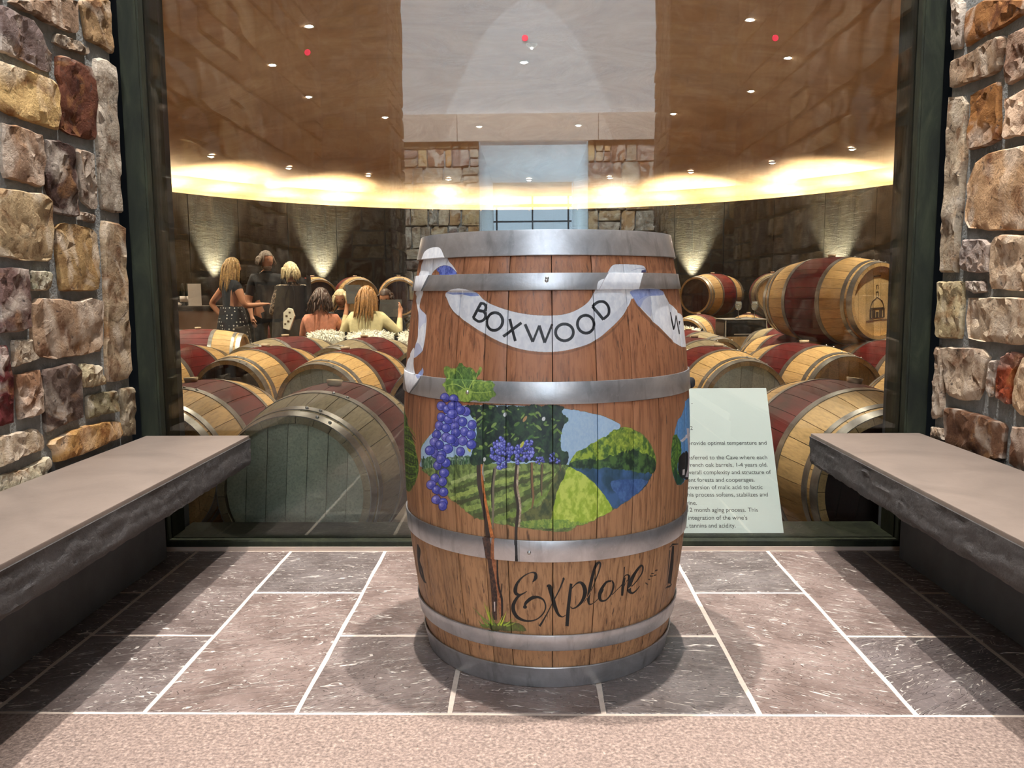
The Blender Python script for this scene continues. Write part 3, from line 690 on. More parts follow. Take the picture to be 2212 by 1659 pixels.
# --- landscape medallion
OUT = [(188,700),(190,620),(212,575),(245,540),(330,430),(430,330),(560,318),(900,318),(1190,338),(1300,352),(1400,372),(1500,395),(1570,430),(1622,468),(1700,480),(1770,515),(1826,575),(1862,650),(1880,735),(1850,800),(1830,850),(1790,910),(1720,970),(1640,1020),(1560,1065),(1500,1108),(1400,1156),(1280,1188),(1150,1200),(950,1188),(750,1160),(640,1140),(560,1110),(500,1060),(440,1010),(400,985),(330,900),(250,820),(200,760)]
poly(KB, OUT, shade((78,92,52), (140,158,84), NB), warp=0.25)
poly(KB, [(188,700),(192,620),(245,540),(330,430),(430,325),(560,318),(900,318),(1195,340),(1300,352),(1400,372),(1500,395),(1570,430),(1622,468),(1500,600),(1300,680),(1240,760),(900,770),(560,740),(200,760)], shade((168,200,230), (188,214,236), NC, 0.2, 0.8), warp=0.12)
poly(KB, [(190,700),(215,690),(420,680),(560,690),(560,760),(400,800),(230,790)], shade((60,86,62), (150,170,150), NC), warp=0.4)
for i in range(34):
    x = 195+i*11; h = rm.uniform(20, 60); stroke(KB, [(x, 740-h), (x+rm.uniform(-3, 3), 775)], rm.uniform(5, 10), [(34,58,44),(60,96,60),(96,120,80)][rm.randint(3)], 0.9, sm=False)
poly(KB, [(210,770),(560,735),(900,735),(1250,745),(1300,1190),(900,1190),(640,1140),(560,1110),(500,1060),(400,985),(250,820)], shade((70,84,46), (132,150,84), NB), warp=0.2)
for (a, b, c_) in ((((400,870),(640,800),(900,760)), 26, (186,198,132)), (((400,930),(650,850),(1000,780)), 24, (72,80,46)), (((400,985),(700,880),(1080,790)), 30, (176,192,104)),
                  (((440,1020),(720,930),(1120,800)), 26, (64,66,42)), (((500,1060),(760,990),(1160,810)), 34, (160,180,96)), (((560,1110),(820,1050),(1180,830)), 34, (68,72,40)), (((640,1140),(880,1090),(1200,870)), 30, (120,142,66))):
    stroke(KB, a, [b, b*1.1, b*0.5], shade(tuple(x*0.85 for x in c_), c_, NC), 0.85, warp=0.35)
poly(KB, [(1180,770),(1120,900),(1060,1010),(900,1100),(800,1150),(950,1188),(1150,1198),(1180,1000),(1220,800)], shade((46,54,34), (92,92,56), NB), 0.9, warp=0.5)
poly(KB, [(1255,755),(1200,860),(1160,980),(1130,1100),(1120,1196),(1280,1186),(1400,1152),(1500,1104),(1560,1062),(1540,1000),(1480,920),(1400,850),(1330,780)], shade((150,176,58), (204,220,104), NB), warp=0.3)
poly(KB, [(900,1150),(1130,1130),(1300,1150),(1400,1150),(1280,1188),(1150,1200),(950,1188)], shade((96,128,60), (150,170,80), NC), 0.8, warp=0.4)
poly(KB, [(1268,756),(1400,750),(1700,780),(1840,800),(1828,850),(1790,910),(1720,970),(1640,1018),(1575,1052),(1500,950),(1420,860),(1340,795)], shade((34,58,72), (62,92,132), NA), warp=0.15)
poly(KB, [(1560,860),(1800,850),(1790,900),(1720,960),(1640,1005),(1600,960)], shade((52,78,128), (80,110,160), NB), 0.8, warp=0.3)
poly(KB, [(1250,742),(1290,672),(1380,612),(1500,548),(1560,500),(1640,478),(1710,484),(1780,528),(1835,600),(1868,680),(1878,745),(1848,800),(1700,785),(1500,762),(1260,758)], shade((58,84,34), (150,168,64), NB, 0.38, 0.62), warp=0.3)
poly(KB, [(1250,745),(1300,715),(1500,700),(1650,640),(1760,650),(1850,690),(1876,745),(1846,802),(1700,785),(1500,762),(1262,760)], shade((16,32,24), (58,84,44), NB, 0.35, 0.65), 0.9, warp=0.5)
poly(KB, [(1500,560),(1600,500),(1700,500),(1780,560),(1740,640),(1600,620)], shade((96,120,40), (172,178,76), NC), 0.55, warp=0.9)
# vine canopy
poly(KB, [(470,318),(800,318),(1195,322),(1205,370),(1250,425),(1222,450),(1200,520),(1190,580),(1212,640),(1248,662),(1232,738),(1130,735),(1000,716),(860,726),(760,716),(640,742),(552,744),(548,640),(575,600),(590,450),(545,390),(480,330)], shade((14,26,26), (40,60,40), NB), warp=0.45)
for i in range(150):
    x, y = rm.uniform(560, 1190), rm.uniform(320, 690); c_ = [(70,100,48),(104,132,62),(40,64,40),(128,150,70),(24,40,34),(150,170,90)][rm.randint(6)]
    ell(KB, (x, y), rm.uniform(6, 30), rm.uniform(4, 12), c_, 0.75, rm.uniform(-1.2, 1.2), n=9)
for (x, y) in ((790,385),(1070,415),(640,705),(980,590)): ell(KB, (x, y), 13, 17, (222,224,226), 1, 0.4, n=8)
# vine trunks, running over the hoops down to the ground
stroke(KB, [(600,745),(606,880),(640,1050),(672,1250)], [26,30,36,44], (52,40,34)); stroke(KB, [(618,740),(630,900),(668,1100),(700,1260)], [12,18,22,26], shade((170,98,52), (206,128,72), NC))
stroke(KB, [(632,730),(628,800),(640,860)], [10,12,8], (196,190,182))
stroke(KB, [(722,760),(704,900),(706,1060),(702,1200)], [18,22,18,12], (120,108,92)); stroke(KB, [(712,770),(696,900),(698,1050)], [8,9,6], (36,32,28))
stroke(KB, [(878,735),(866,900),(886,1040),(872,1200),(872,1310)], [20,24,22,20,22], (44,34,28)); stroke(KB, [(888,745),(880,900),(902,1040),(892,1190)], [12,16,16,12], shade((150,126,106), (200,182,160), NC))
stroke(KB, [(984,725),(986,860),(996,980),(984,1055)], [14,16,14,8], (124,88,64)); stroke(KB, [(976,730),(978,860),(984,980)], 5, (34,28,24))
stroke(KB, [(1062,735),(1056,850),(1056,965)], [12,12,8], (104,84,64)); stroke(KB, [(1052,740),(1048,850),(1050,940)], 5, (30,26,22))
stroke(KB, [(1136,740),(1140,830)], 9, (84,66,50)); stroke(KB, [(1188,735),(1190,792)], 8, (84,66,50))
for p, w_ in (([(660,262),(690,430),(712,640),(716,860)], [52,56,46,34]),): stroke(KC, p, w_, shade((40,28,24), (76,50,38), NC))
stroke(KC, [(712,262),(708,420),(740,600),(758,780),(765,880)], [20,26,28,24,14], shade((128,78,50), (164,104,68), NC)); stroke(KC, [(736,430),(742,600),(770,720),(768,900)], [10,14,16,12], (26,18,16))
stroke(KC, [(770,600),(765,660),(755,700)], 8, (40,26,22)); stroke(KC, [(716,730),(718,800)], [10,5], (214,206,200))
stroke(KC, [(874,290),(876,360),(878,438)], [22,18,22], (24,20,20)); stroke(KC, [(894,292),(896,436)], 11, (168,164,160))
# grass tuft at its foot
poly(KC, [(610,905),(700,880),(880,880),(950,935),(850,945),(700,930)], shade((44,60,26), (84,108,40), NB), 0.85, warp=0.4)
for (x0, y0, x1, y1, c_) in ((700,900,560,770,(110,134,60)),(690,890,640,735,(170,190,60)),(700,900,660,760,(146,168,58)),(670,905,610,820,(120,140,56)),(760,900,800,800,(190,206,66)),(780,900,850,850,(150,170,60)),(800,905,880,868,(134,150,60)),(720,905,690,800,(96,118,46)),(740,900,775,830,(170,190,70)),(640,905,600,860,(90,110,50))):
    stroke(KC, [(x0, y0), ((x0+x1)/2, (y0+y1)/2+8), (x1, y1)], [14, 9, 2], c_)
# leaf over the hoop
LF = [(352,1078),(385,1068),(440,1075),(462,1042),(500,1060),(556,1082),(585,1110),(604,1060),(622,1080),(608,1120),(585,1150),(640,1165),(690,1172),(728,1190),(708,1225),(732,1265),(705,1295),(650,1318),(590,1305),(530,1322),(486,1312),(465,1282),(420,1282),(388,1262),(372,1215),(348,1190),(378,1160),(358,1120)]
poly(KA, LF, shade((70,96,40), (150,170,80), NB, 0.35, 0.68), warp=0.35, k=4)
poly(KA, [(440,1080),(540,1090),(560,1180),(520,1230),(430,1180)], shade((44,70,36), (90,118,60), NC), 0.75, warp=0.7)
poly(KA, [(560,1200),(700,1190),(705,1290),(600,1300)], shade((60,88,40), (130,150,66), NC), 0.6, warp=0.9)
poly(KA, [(470,1230),(540,1215),(560,1290),(510,1318),(470,1285)], shade((128,156,66), (164,186,90), NC), 0.9, warp=0.3)
stroke(KA, [(596,1100),(580,1150),(556,1190),(535,1240)], [5,6,8,9], (150,166,84)); stroke(KA, [(535,1240),(450,1190),(380,1200)], [8,5,3], (166,184,96)); stroke(KA, [(540,1240),(620,1250),(700,1240)], [6,5,3], (166,184,96)); stroke(KA, [(530,1240),(470,1120),(430,1090)], [6,4,3], (150,170,84))
# small grape bunches
def bunch(cx, cy, rx, ry, n, r0, r1, seed):
    rs = np.random.RandomState(seed)
    for i in range(n):
        t = rs.uniform(0, 2*math.pi); q = math.sqrt(rs.rand()); x, y = cx+rx*q*math.cos(t), cy+ry*q*math.sin(t); r = rs.uniform(r0, r1)
        ell(KB, (x, y), r, r*1.1, (30,34,84), 1, n=12); ell(KB, (x-1, y-1), r*0.86, r*0.95, [(86,92,180),(108,112,200),(132,134,212),(84,84,164)][rs.randint(4)], 1, n=12)
        ell(KB, (x-r*0.3, y-r*0.3), r*0.35, r*0.4, (192,200,236), 0.8, n=8)
bunch(768, 650, 84, 74, 60, 11, 17, 1); bunch(756, 590, 50, 40, 20, 10, 15, 2); bunch(770, 740, 34, 34, 14, 11, 16, 3); bunch(930, 650, 68, 60, 46, 11, 16, 4); bunch(965, 600, 36, 30, 16, 9, 13, 5)
bunch(895, 710, 28, 30, 12, 9, 13, 6); bunch(1046, 710, 32, 26, 16, 7, 11, 7); bunch(1130, 690, 20, 36, 14, 7, 10, 8); bunch(1172, 718, 16, 16, 8, 6, 9, 9)
for (x, y, a) in ((532,628,1.2),(915,598,-1.1),(935,415,-1.0)): ell(KB, (x, y), 26, 11, (196,196,84) if y > 500 else (170,130,90), 1, a, n=12)
# the big cluster
G = [(370,262),(432,272),(335,322),(380,346),(448,328),(412,320),(510,362),(470,352),(335,402),(388,418),(440,420),(486,436),(412,380),(555,457),(318,463),(370,480),(430,470),(300,528),(370,545),(437,513),(500,506),(548,528),(286,580),(322,600),(380,628),(432,580),(488,572),(550,598),(470,648),(275,640),(290,664),(338,672),(402,560),(250,640),(305,748),(368,728),(290,838),(356,800),(258,885),(300,922),(345,862),(352,936),(298,992),(350,1012),(330,700),(345,1036)]
for i, (x, y) in enumerate(G):
    rx = 33+((i*7) % 5)-2; ry = 34+((i*5) % 5)-1
    ell(KB, (x, y), rx+2, ry+2, (32,34,92), 1); base = [(96,98,186),(84,88,178),(112,108,190),(78,84,176)][i % 4]; ell(KB, (x-1, y-1), rx-2, ry-2, base, 1)
    ell(KB, (x+rx*0.30, y+ry*0.28), rx*0.55, ry*0.55, (62,68,154), 0.7, n=14); ell(KB, (x-rx*0.25, y-ry*0.25), rx*0.52, ry*0.52, (134,134,208), 0.75, n=14)
    ell(KB, (x-rx*0.3+((i % 3)-1)*6, y-ry*0.3), rx*0.22, ry*0.24, (196,192,232), 0.85, 0.5, n=10)
# neighbouring pictures at the flanks
poly(KB, [(55,250),(85,420),(120,520),(148,620),(166,740),(160,840),(130,900),(100,935),(70,880),(20,700),(20,400)], shade((30,48,22), (96,120,44), NC), warp=0.2)
for i in range(14): stroke(KB, [(60,470+i*28), (110,480+i*30), (152,540+i*24)], [3,9,4], [(140,160,60),(40,62,26),(18,26,20)][i % 3], 0.85)
poly(KB, [(2112,262),(2062,388),(2022,458),(2004,540),(1990,600),(1984,690),(1990,770),(2008,845),(2042,886),(2080,862),(2140,760),(2160,400)], shade((84,144,208), (116,170,222), NC, 0.2, 0.8), warp=0.06)
poly(KB, [(2000,530),(2050,560),(2060,660),(2040,760),(2060,860),(2042,884),(2010,845),(1990,770),(1985,680)], shade((36,72,30), (96,130,50), NC), warp=0.3)
poly(KB, [(2050,690),(2080,655),(2106,660),(2110,830),(2070,840),(2045,800)], (14,16,20), warp=0.2); poly(KB, [(2010,760),(2050,820),(2080,855),(2042,886),(2012,850)], (18,60,48), 0.9, warp=0.2)
stroke(KB, [(2060,575),(2090,550),(2125,520)], [18,20,22], (224,222,232)); stroke(KB, [(2108,480),(2114,700),(2100,830)], 12, (210,208,220)); poly(KB, [(2070,775),(2092,770),(2088,812),(2068,816)], (236,236,240), sm=False)
# --- ribbon
WH = shade((232,234,240), (248,249,252), NB); SHD = shade((126,142,196), (164,176,218), NB)
DS = (70,44,28)
stroke(KA, [(395,640),(470,725),(560,790),(680,868),(820,928),(960,962),(1100,974),(1240,962),(1360,922),(1470,872),(1570,800),(1660,700)], [4,16,20,22,24,20,16,16,18,18,14,4], DS, 0.40)
stroke(KA, [(1710,590),(1790,690),(1900,800),(2000,900)], [6,18,18,12], DS, 0.45)
poly(KA, [(368,537),(380,590),(402,640),(450,700),(540,765),(650,835),(800,908),(940,948),(1080,962),(1200,955),(1330,925),(1440,880),(1540,800),(1620,722),(1680,640),(1704,572),(1712,505),(1720,440),(1480,440),(1440,525),(1400,592),(1330,648),(1230,688),(1100,700),(950,690),(820,664),(700,622),(640,590),(585,535),(470,505)], WH, k=4)
poly(KA, [(1300,860),(1440,780),(1560,700),(1660,600),(1704,560),(1640,690),(1540,800),(1440,880),(1330,925)], (206,208,218), 0.35)
poly(KA, [(366,535),(590,537),(604,560),(545,562),(480,548),(420,552)], SHD, sm=False)
poly(KA, [(1458,520),(1500,440),(1532,388),(1560,345),(1600,333),(1700,334),(1780,342),(1806,362),(1812,392),(1780,388),(1762,440),(1742,515),(1712,580),(1600,560)], WH, k=3)
stroke(KA, [(1700,380),(1760,362),(1806,372),(1800,388)], [2,4,8,10], (120,124,160), 0.6); poly(KA, [(1776,378),(1808,372),(1812,392),(1772,395)], (52,52,90), 0.9, sm=False)
stroke(KA, [(1458,520),(1500,440),(1532,388)], 4, (150,140,150), 0.6)
poly(KA, [(1704,520),(1900,512),(1960,590),(2044,680),(2100,760),(2120,900),(2070,925),(2000,882),(1900,782),(1780,662),(1718,578)], WH, k=3)
poly(KA, [(1704,520),(1896,512),(1930,552),(1840,560),(1790,590),(1760,640),(1718,580)], SHD, 0.9); poly(KA, [(1750,600),(1840,560),(1850,700),(1800,675)], (196,202,226), 0.6)
poly(KA, [(155,530),(172,400),(212,290),(236,238),(285,214),(328,212),(352,236),(380,300),(420,345),(450,396),(402,352),(345,343),(300,365),(262,405),(235,460),(205,525),(186,560)], WH, k=3)
poly(KA, [(300,370),(345,344),(402,352),(448,400),(440,408),(330,410),(318,395)], shade((66,78,150), (120,132,200), NC)); stroke(KA, [(262,408),(235,470),(205,528)], [6,14,6], (40,40,44), 0.8)
poly(KA, [(150,528),(205,528),(188,590),(180,645),(212,685),(226,740),(220,840),(202,920),(180,970),(137,1002),(147,920),(165,860),(168,800),(172,700),(158,620)], WH, k=4)
poly(KA, [(176,645),(212,685),(224,740),(200,760),(176,800),(168,740)], (196,200,226), 0.6); poly(KA, [(138,1000),(150,910),(175,900),(190,960)], (160,166,200), 0.6)
poly(KA, [(96,1010),(140,928),(136,1040),(146,1108),(162,1122),(196,1072),(206,1108),(180,1160),(142,1210),(112,1252),(90,1195),(82,1090)], WH, k=4); poly(KA, [(165,1120),(196,1072),(206,1108),(182,1150)], (150,166,214), 0.8)
stroke(KA, [(206,1120),(182,1172),(144,1222),(116,1262)], [3,7,7,4], (30,30,34), 0.75)
INK = (14,14,18); LW = 20
def caps(paths):
    for p in paths: stroke(KA, p, LW, INK, 1, sm=len(p) > 2 and p[0] != 'L')
stroke(KA, [(618,612),(562,718)], LW, INK, sm=False)
stroke(KA, [(612,612),(640,618),(650,642),(640,668),(612,668),(588,656)], LW*0.9, INK); stroke(KA, [(600,662),(634,672),(648,700),(634,732),(600,742),(562,716)], LW*0.9, INK)
ell(KA, (716,743), 68, 74, INK, ring=20, rot=0.3); ell(KA, (1220,820), 74, 70, INK, ring=20); ell(KA, (1374,762), 71, 74, INK, ring=20, rot=-0.3)
stroke(KA, [(824,724),(866,882)], LW, INK, sm=False); stroke(KA, [(910,752),(778,850)], LW, INK, sm=False)
stroke(KA, [(936,762),(992,888)], LW, INK, sm=False); stroke(KA, [(992,888),(1038,772)], LW*0.8, INK, sm=False); stroke(KA, [(1038,772),(1078,894)], LW, INK, sm=False); stroke(KA, [(1078,894),(1132,762)], LW*0.8, INK, sm=False)
stroke(KA, [(1424,634),(1500,730)], LW, INK, sm=False); stroke(KA, [(1424,636),(1462,604),(1506,604),(1536,640),(1536,690),(1498,726)], LW*0.95, INK)
stroke(KA, [(1988,676),(2010,800)], 7, INK, sm=False); stroke(KA, [(2010,800),(2022,700)], 6, INK, sm=False); stroke(KA, [(2022,700),(2046,832)], 7, INK, sm=False); stroke(KA, [(2046,832),(2052,740)], 6, INK, sm=False)
# --- script lettering
INK = (10,7,7); _st = stroke
def stroke(o, pts, w, col, alpha=1.0, sm=True, k=6, warp=0.0, cap=True): _st(o, pts, [q*1.25 for q in w] if isinstance(w, (list, tuple)) else w*1.25, col, alpha, sm, k, warp)
stroke(KC, [(990,590),(1012,560),(1010,528),(980,522),(930,545),(885,590),(866,640),(872,672),(905,680),(950,655)], [4,20,14,6,8,14,22,20,10,4], INK)
stroke(KC, [(938,665),(890,690),(856,740),(850,790),(880,840),(940,866),(1010,860),(1062,820),(1084,770),(1070,720),(1030,698),(985,704),(945,735),(932,765)], [5,14,20,24,20,12,8,8,9,10,14,20,18,12], INK)
ell(KC, (936,768), 15, 12, INK)
stroke(KC, [(1092,620),(1112,625),(1128,680),(1150,760),(1175,820),(1205,838),(1228,825)], [10,26,24,22,16,7,4], INK); stroke(KC, [(1216,562),(1185,640),(1130,750),(1075,850),(1040,905)], [12,8,6,9,14], INK); ell(KC, (1213,568), 8, 12, INK)
stroke(KC, [(1268,600),(1258,680),(1246,790),(1238,905)], [16,18,20,20], INK)
stroke(KC, [(1268,640),(1300,605),(1330,592),(1356,612),(1368,660),(1350,720),(1310,765),(1278,778),(1262,765)], [5,7,14,22,24,18,10,7,5], INK)
stroke(KC, [(1356,740),(1420,640),(1466,520),(1478,465),(1468,450),(1445,480),(1420,560),(1402,640),(1392,710),(1400,748),(1430,745)], [3,5,7,10,12,16,20,20,18,10,5], INK)
stroke(KC, [(1430,745),(1470,700),(1500,640)], [4,4,5], INK)
stroke(KC, [(1560,580),(1520,590),(1486,640),(1472,690),(1484,722),(1520,715),(1556,670),(1572,610),(1560,578)], [10,12,18,20,14,8,10,12,8], INK); stroke(KC, [(1560,680),(1600,640),(1640,590),(1650,480)], [4,4,5,7], INK)
stroke(KC, [(1652,556),(1640,620),(1634,686)], [16,18,14], INK); stroke(KC, [(1642,560),(1664,540),(1690,548),(1680,590)], [5,7,10,6], INK); stroke(KC, [(1650,620),(1672,580),(1700,575)], [4,4,4], INK)
stroke(KC, [(1684,640),(1740,580),(1778,520),(1782,478),(1764,476),(1724,530),(1694,600),(1688,650),(1706,668),(1734,650),(1760,618)], [5,6,8,10,12,16,20,20,12,7,4], INK)
for (x, y, a, l) in ((1810,600,0.6,14),(1830,570,0.2,12),(1850,548,-0.1,14),(1856,530,-0.2,12),(1872,540,-0.5,10),(1840,545,0.8,8),(1880,505,-0.6,10)): ell(KC, (x, y), l, 5, INK, 0.9, a, n=8)
stroke(KC, [(1976,340),(2000,322),(2038,316)], [4,10,5], INK); stroke(KC, [(2006,330),(1994,450),(1978,600)], [10,14,14], INK); stroke(KC, [(1976,360),(1964,500),(1958,610)], 5, INK); stroke(KC, [(1944,632),(1975,620),(1990,600)], [5,9,5], INK)
stroke(KC, [(166,318),(172,420),(186,520),(216,590)], [8,12,10,7], INK); stroke(KC, [(168,325),(180,360),(178,410),(172,440)], [6,10,8,5], INK); stroke(KC, [(178,440),(196,500),(212,570),(226,596)], [7,10,9,5], INK)
_bytes = np.zeros((TH, TW, 4), np.float32); _bytes[..., :3] = COLR/255.0; _bytes[..., 3] = 1.0
img = bpy.data.images.new('mural_paint', TW, TH, alpha=False); img.pixels.foreach_set(_bytes.ravel()); img.update(); img.pack()
_bytes[..., :3] = ALP[..., None]
img_a = bpy.data.images.new('mural_cover', TW, TH, alpha=False); img_a.colorspace_settings.name = 'Non-Color'; img_a.pixels.foreach_set(_bytes.ravel()); img_a.update(); img_a.pack()
del _bytes
def with_paint(t, base, rough, metal, nb, wear):
    uv = t.node('ShaderNodeUVMap', uv_map='mural'); ti = t.node('ShaderNodeTexImage', image=img, interpolation='Linear', extension='CLIP'); ta = t.node('ShaderNodeTexImage', image=img_a, interpolation='Linear', extension='CLIP')
    t.lk(uv.outputs[0], ti.inputs[0]); t.lk(uv.outputs[0], ta.inputs[0])
    a = t.math('MULTIPLY', ta.outputs[0], wear); c = t.mix(base, t.mix(ti.outputs[0], (0.98, 0.98, 0.98), 1.0, 'MULTIPLY'), a)
    mt = t.math('MULTIPLY', t.math('SUBTRACT', 1.0, a), metal)
    rg = t.node('ShaderNodeMix', data_type='FLOAT'); t.lk(a, rg.inputs[0]); rg.inputs[2].default_value = rough; rg.inputs[3].default_value = 0.62
    return t.fin(c, rg.outputs[0], mt, nb, 0.4)
def mat_mural_wood():
    t = NT('painted_oak_stave'); v = t.coord('Object', (1, 1, 0.04)); a = t.noise(v, 150, 6, 0.65, 0.5); v2 = t.coord('Object', (1, 1, 0.10)); fl_ = t.noise(v2, 160, 3, 0.6); b = t.noise(t.coord('Object', (1, 1, 0.4)), 12, 4)
    oi = t.node('ShaderNodeObjectInfo'); w = s2l((160, 106, 74)); w2 = s2l((166, 124, 88))
    tc = t.node('ShaderNodeTexCoord'); sp = t.node('ShaderNodeSeparateXYZ'); t.lk(tc.outputs['Object'], sp.inputs[0])
    red = t.mix(w2, w, t.ramp(sp.outputs[2], [(0.28, (0, 0, 0)), (0.62, (1, 1, 1))]))
    c = t.mix(t.mix(red, (0.40, 0.35, 0.32), 1.0, 'MULTIPLY'), red, t.ramp(a, [(0.34, (0, 0, 0)), (0.54, (1, 1, 1))]))
    c = t.mix(c, t.mix(red, (1.3, 1.3, 1.3), 1.0, 'MULTIPLY'), t.math('MULTIPLY', t.ramp(b, [(0.5, (0, 0, 0)), (0.8, (1, 1, 1))]), 0.5))
    c = t.mix(c, (0.035, 0.018, 0.012), t.math('MULTIPLY', t.ramp(fl_, [(0.62, (0, 0, 0)), (0.70, (1, 1, 1))]), 0.8))
    sh = t.math('ADD', t.math('MULTIPLY', oi.outputs['Random'], 0.30), 0.84); cc = t.node('ShaderNodeCombineXYZ'); [t.lk(sh, cc.inputs[i]) for i in range(3)]
    c = t.mix(c, cc.outputs[0], 1.0, 'MULTIPLY'); nb = t.bump(a, 0.0010, 0.5)
    wear = t.math('SUBTRACT', 1.0, t.math('MULTIPLY', t.ramp(a, [(0.26, (1, 1, 1)), (0.38, (0, 0, 0))]), 0.07))
    return with_paint(t, c, 0.5, 0.0, nb, wear)
def mat_mural_hoop():
    t = NT('painted_galvanised_hoop'); v = t.coord('Object', (1, 1, 1)); a = t.noise(v, 12, 6, 0.65, 0.6); b = t.noise(v, 110, 4, 0.65); st = t.noise(t.coord('Object', (1, 1, 0.15)), 30, 4, 0.6)
    c = t.ramp(a, [(0.3, s2l((166, 168, 172))), (0.55, s2l((196, 198, 202))), (0.8, s2l((220, 222, 226)))])
    c = t.mix(c, s2l((112, 112, 116)), t.math('MULTIPLY', t.ramp(st, [(0.56, (0, 0, 0)), (0.72, (1, 1, 1))]), 0.55))
    c = t.mix(c, s2l((225, 226, 228)), t.math('MULTIPLY', t.ramp(b, [(0.6, (0, 0, 0)), (0.75, (1, 1, 1))]), 0.4))
    return with_paint(t, c, 0.36, 0.80, t.bump(b, 0.0004, 0.6), 1.0)
M['mural_wood'] = mat_mural_wood(); M['mural_hoop'] = mat_mural_hoop()
pb = empty('wine_barrel', (BX, BY, 0), 0, 'upright oak wine barrel painted with a vineyard scene, grapes and a BOXWOOD ribbon', 'barrel')
def add_uv(me):
    u = me.uv_layers.new(name='mural'); 
    for lp in me.loops:
        x, y, z = me.vertices[lp.vertex_index].co; u.data[lp.index].uv = ((math.atan2(x, -y)-TH0)/THS, z/BH)
_edges = sorted(surf(850+x/3.3015, 815)[0] for x in (180, 290, 430, 635, 800, 1135, 1455, 1710, 1895, 2030))
_e = _edges[:]; rs_ = np.random.RandomState(12)
rest = 2*math.pi-(_e[-1]-_e[0]); nrest = int(rest/0.22); wts = rs_.uniform(0.7, 1.3, nrest); wts = wts/wts.sum()*rest; acc = _e[-1]
for w_ in wts[:-1]: acc += w_; _e.append(acc)
_e.append(_e[0]+2*math.pi)
for i in range(len(_e)-1):
    a0, a1 = _e[i]+0.0030, _e[i+1]-0.0030; na = max(3, int((a1-a0)/0.035)); NZ = 40; vs = []; fs = []; dr_ = rs_.uniform(-0.0007, 0.0007)
    for k in range(NZ+1):
        z = BH*k/NZ
        for j in range(na+1):
            a = a0+(a1-a0)*j/na; e_ = 0.0026 if j in (0, na) else 0.0; r = stave_r(z)+dr_-e_; vs.append((r*math.sin(a), -r*math.cos(a), z))
    n1 = len(vs)
    for k in range(NZ+1):
        z = BH*k/NZ
        for j in range(na+1):
            a = a0+(a1-a0)*j/na; r = stave_r(z)-0.025; vs.append((r*math.sin(a), -r*math.cos(a), z))
    q = na+1
    for k in range(NZ):
        for j in range(na):
            fs.append((k*q+j, k*q+j+1, (k+1)*q+j+1, (k+1)*q+j)); fs.append((n1+k*q+j, n1+(k+1)*q+j, n1+(k+1)*q+j+1, n1+k*q+j+1))
        fs.append((k*q, (k+1)*q, n1+(k+1)*q, n1+k*q)); fs.append((k*q+na, n1+k*q+na, n1+(k+1)*q+na, (k+1)*q+na))
    for j in range(na): fs.append((j, n1+j, n1+j+1, j+1)); fs.append((NZ*q+j, NZ*q+j+1, n1+NZ*q+j+1, n1+NZ*q+j))
    me = bpy.data.meshes.new('stave'); me.from_pydata(vs, [], fs); me.update(); add_uv(me); sharp(me, 30); link('stave', me, M['mural_wood'], pb)
def hoop_z(y0, y1, r_add=0.002): return [surf(1186, y)[1] for y in (y0, y1)]
HZ = []
for (y0, y1) in ((494.5, 551.5), (589.5, 626.5), (825, 873.5), (1168.5, 1214.5), (1372.5, 1405.5), (1441.5, 1488)):
    z1, z0 = surf(1186, y0)[1], surf(1186, y1)[1]; HZ.append((max(z0, 0.001), min(z1, BH+0.001)))
for (z0, z1) in HZ:
    r0, r1 = stave_r(min(max(z0, 0), BH))+0.0008, stave_r(min(max(z1, 0), BH))+0.0008; th = 0.0028
    if abs(z0+z1-BH) > 0.6*BH: r0 += 0.001; r1 += 0.001
    zm = (z0+z1)/2; rmid = (r0+r1)/2+0.0003
    prof = [(r0, z0), (r0+th, z0), (r0+th+0.0006, z0+0.0015), (rmid+th, zm), (r1+th+0.0006, z1-0.0015), (r1+th, z1), (r1, z1), (rmid, zm)]
    mb = MB(); mb.lathe(prof, 128, a0=-math.pi, close=True); me = mb.mesh('hoop'); bm = bmesh.new(); bm.from_mesh(me); bmesh.ops.recalc_face_normals(bm, faces=bm.faces); bm.to_mesh(me); bm.free()
    u = me.uv_layers.new(name='mural')
    for p_ in me.polygons:
        angs = [math.atan2(me.vertices[v].co.x, -me.vertices[v].co.y) for v in p_.vertices]; wrap = max(angs)-min(angs) > 3
        for li, v, a in zip(p_.loop_indices, p_.vertices, angs):
            if wrap and a < 0: a += 2*math.pi
            u.data[li].uv = ((a-TH0)/THS, me.vertices[v].co.z/BH)
    sharp(me, 35); link('hoop', me, M['mural_hoop'], pb)
for (x, y, ky) in ((531, 1245, KA), (968, 374, KC), (1092, 450, KA), (1095, 432, KA)):
    a, z = surf(ky[0][0]+x/ky[1], ky[0][1]+y/ky[1]); r = stave_r(z)+0.0034; mb = MB(); mb.ball((r*math.sin(a), -r*math.cos(a), z), (0.0042, 0.0042, 0.0042), 12)
    mb.build('rivet', M['rivet'], pb, smooth=True)
mb = MB(); mb.lathe([(0.0, BH-0.040), (stave_r(BH)-0.024, BH-0.040), (stave_r(BH)-0.024, BH-0.062), (0, BH-0.062)], 48); mb.build('head', M['oak_head'], pb)
mb = MB(); mb.lathe([(0.0, 0.030), (stave_r(0)-0.024, 0.030), (stave_r(0)-0.024, 0.05), (0, 0.05)], 48); mb.build('head', M['oak_head'], pb)
a = math.radians(112); r = stave_r(0.50)+0.004; z = 0.607
p = [(r*math.sin(a), -r*math.cos(a), z), ((r+0.018)*math.sin(a), -(r+0.018)*math.cos(a), z)]
a = surf(1489, 829)[0]+0.10; z = 0.616; r = stave_r(z)
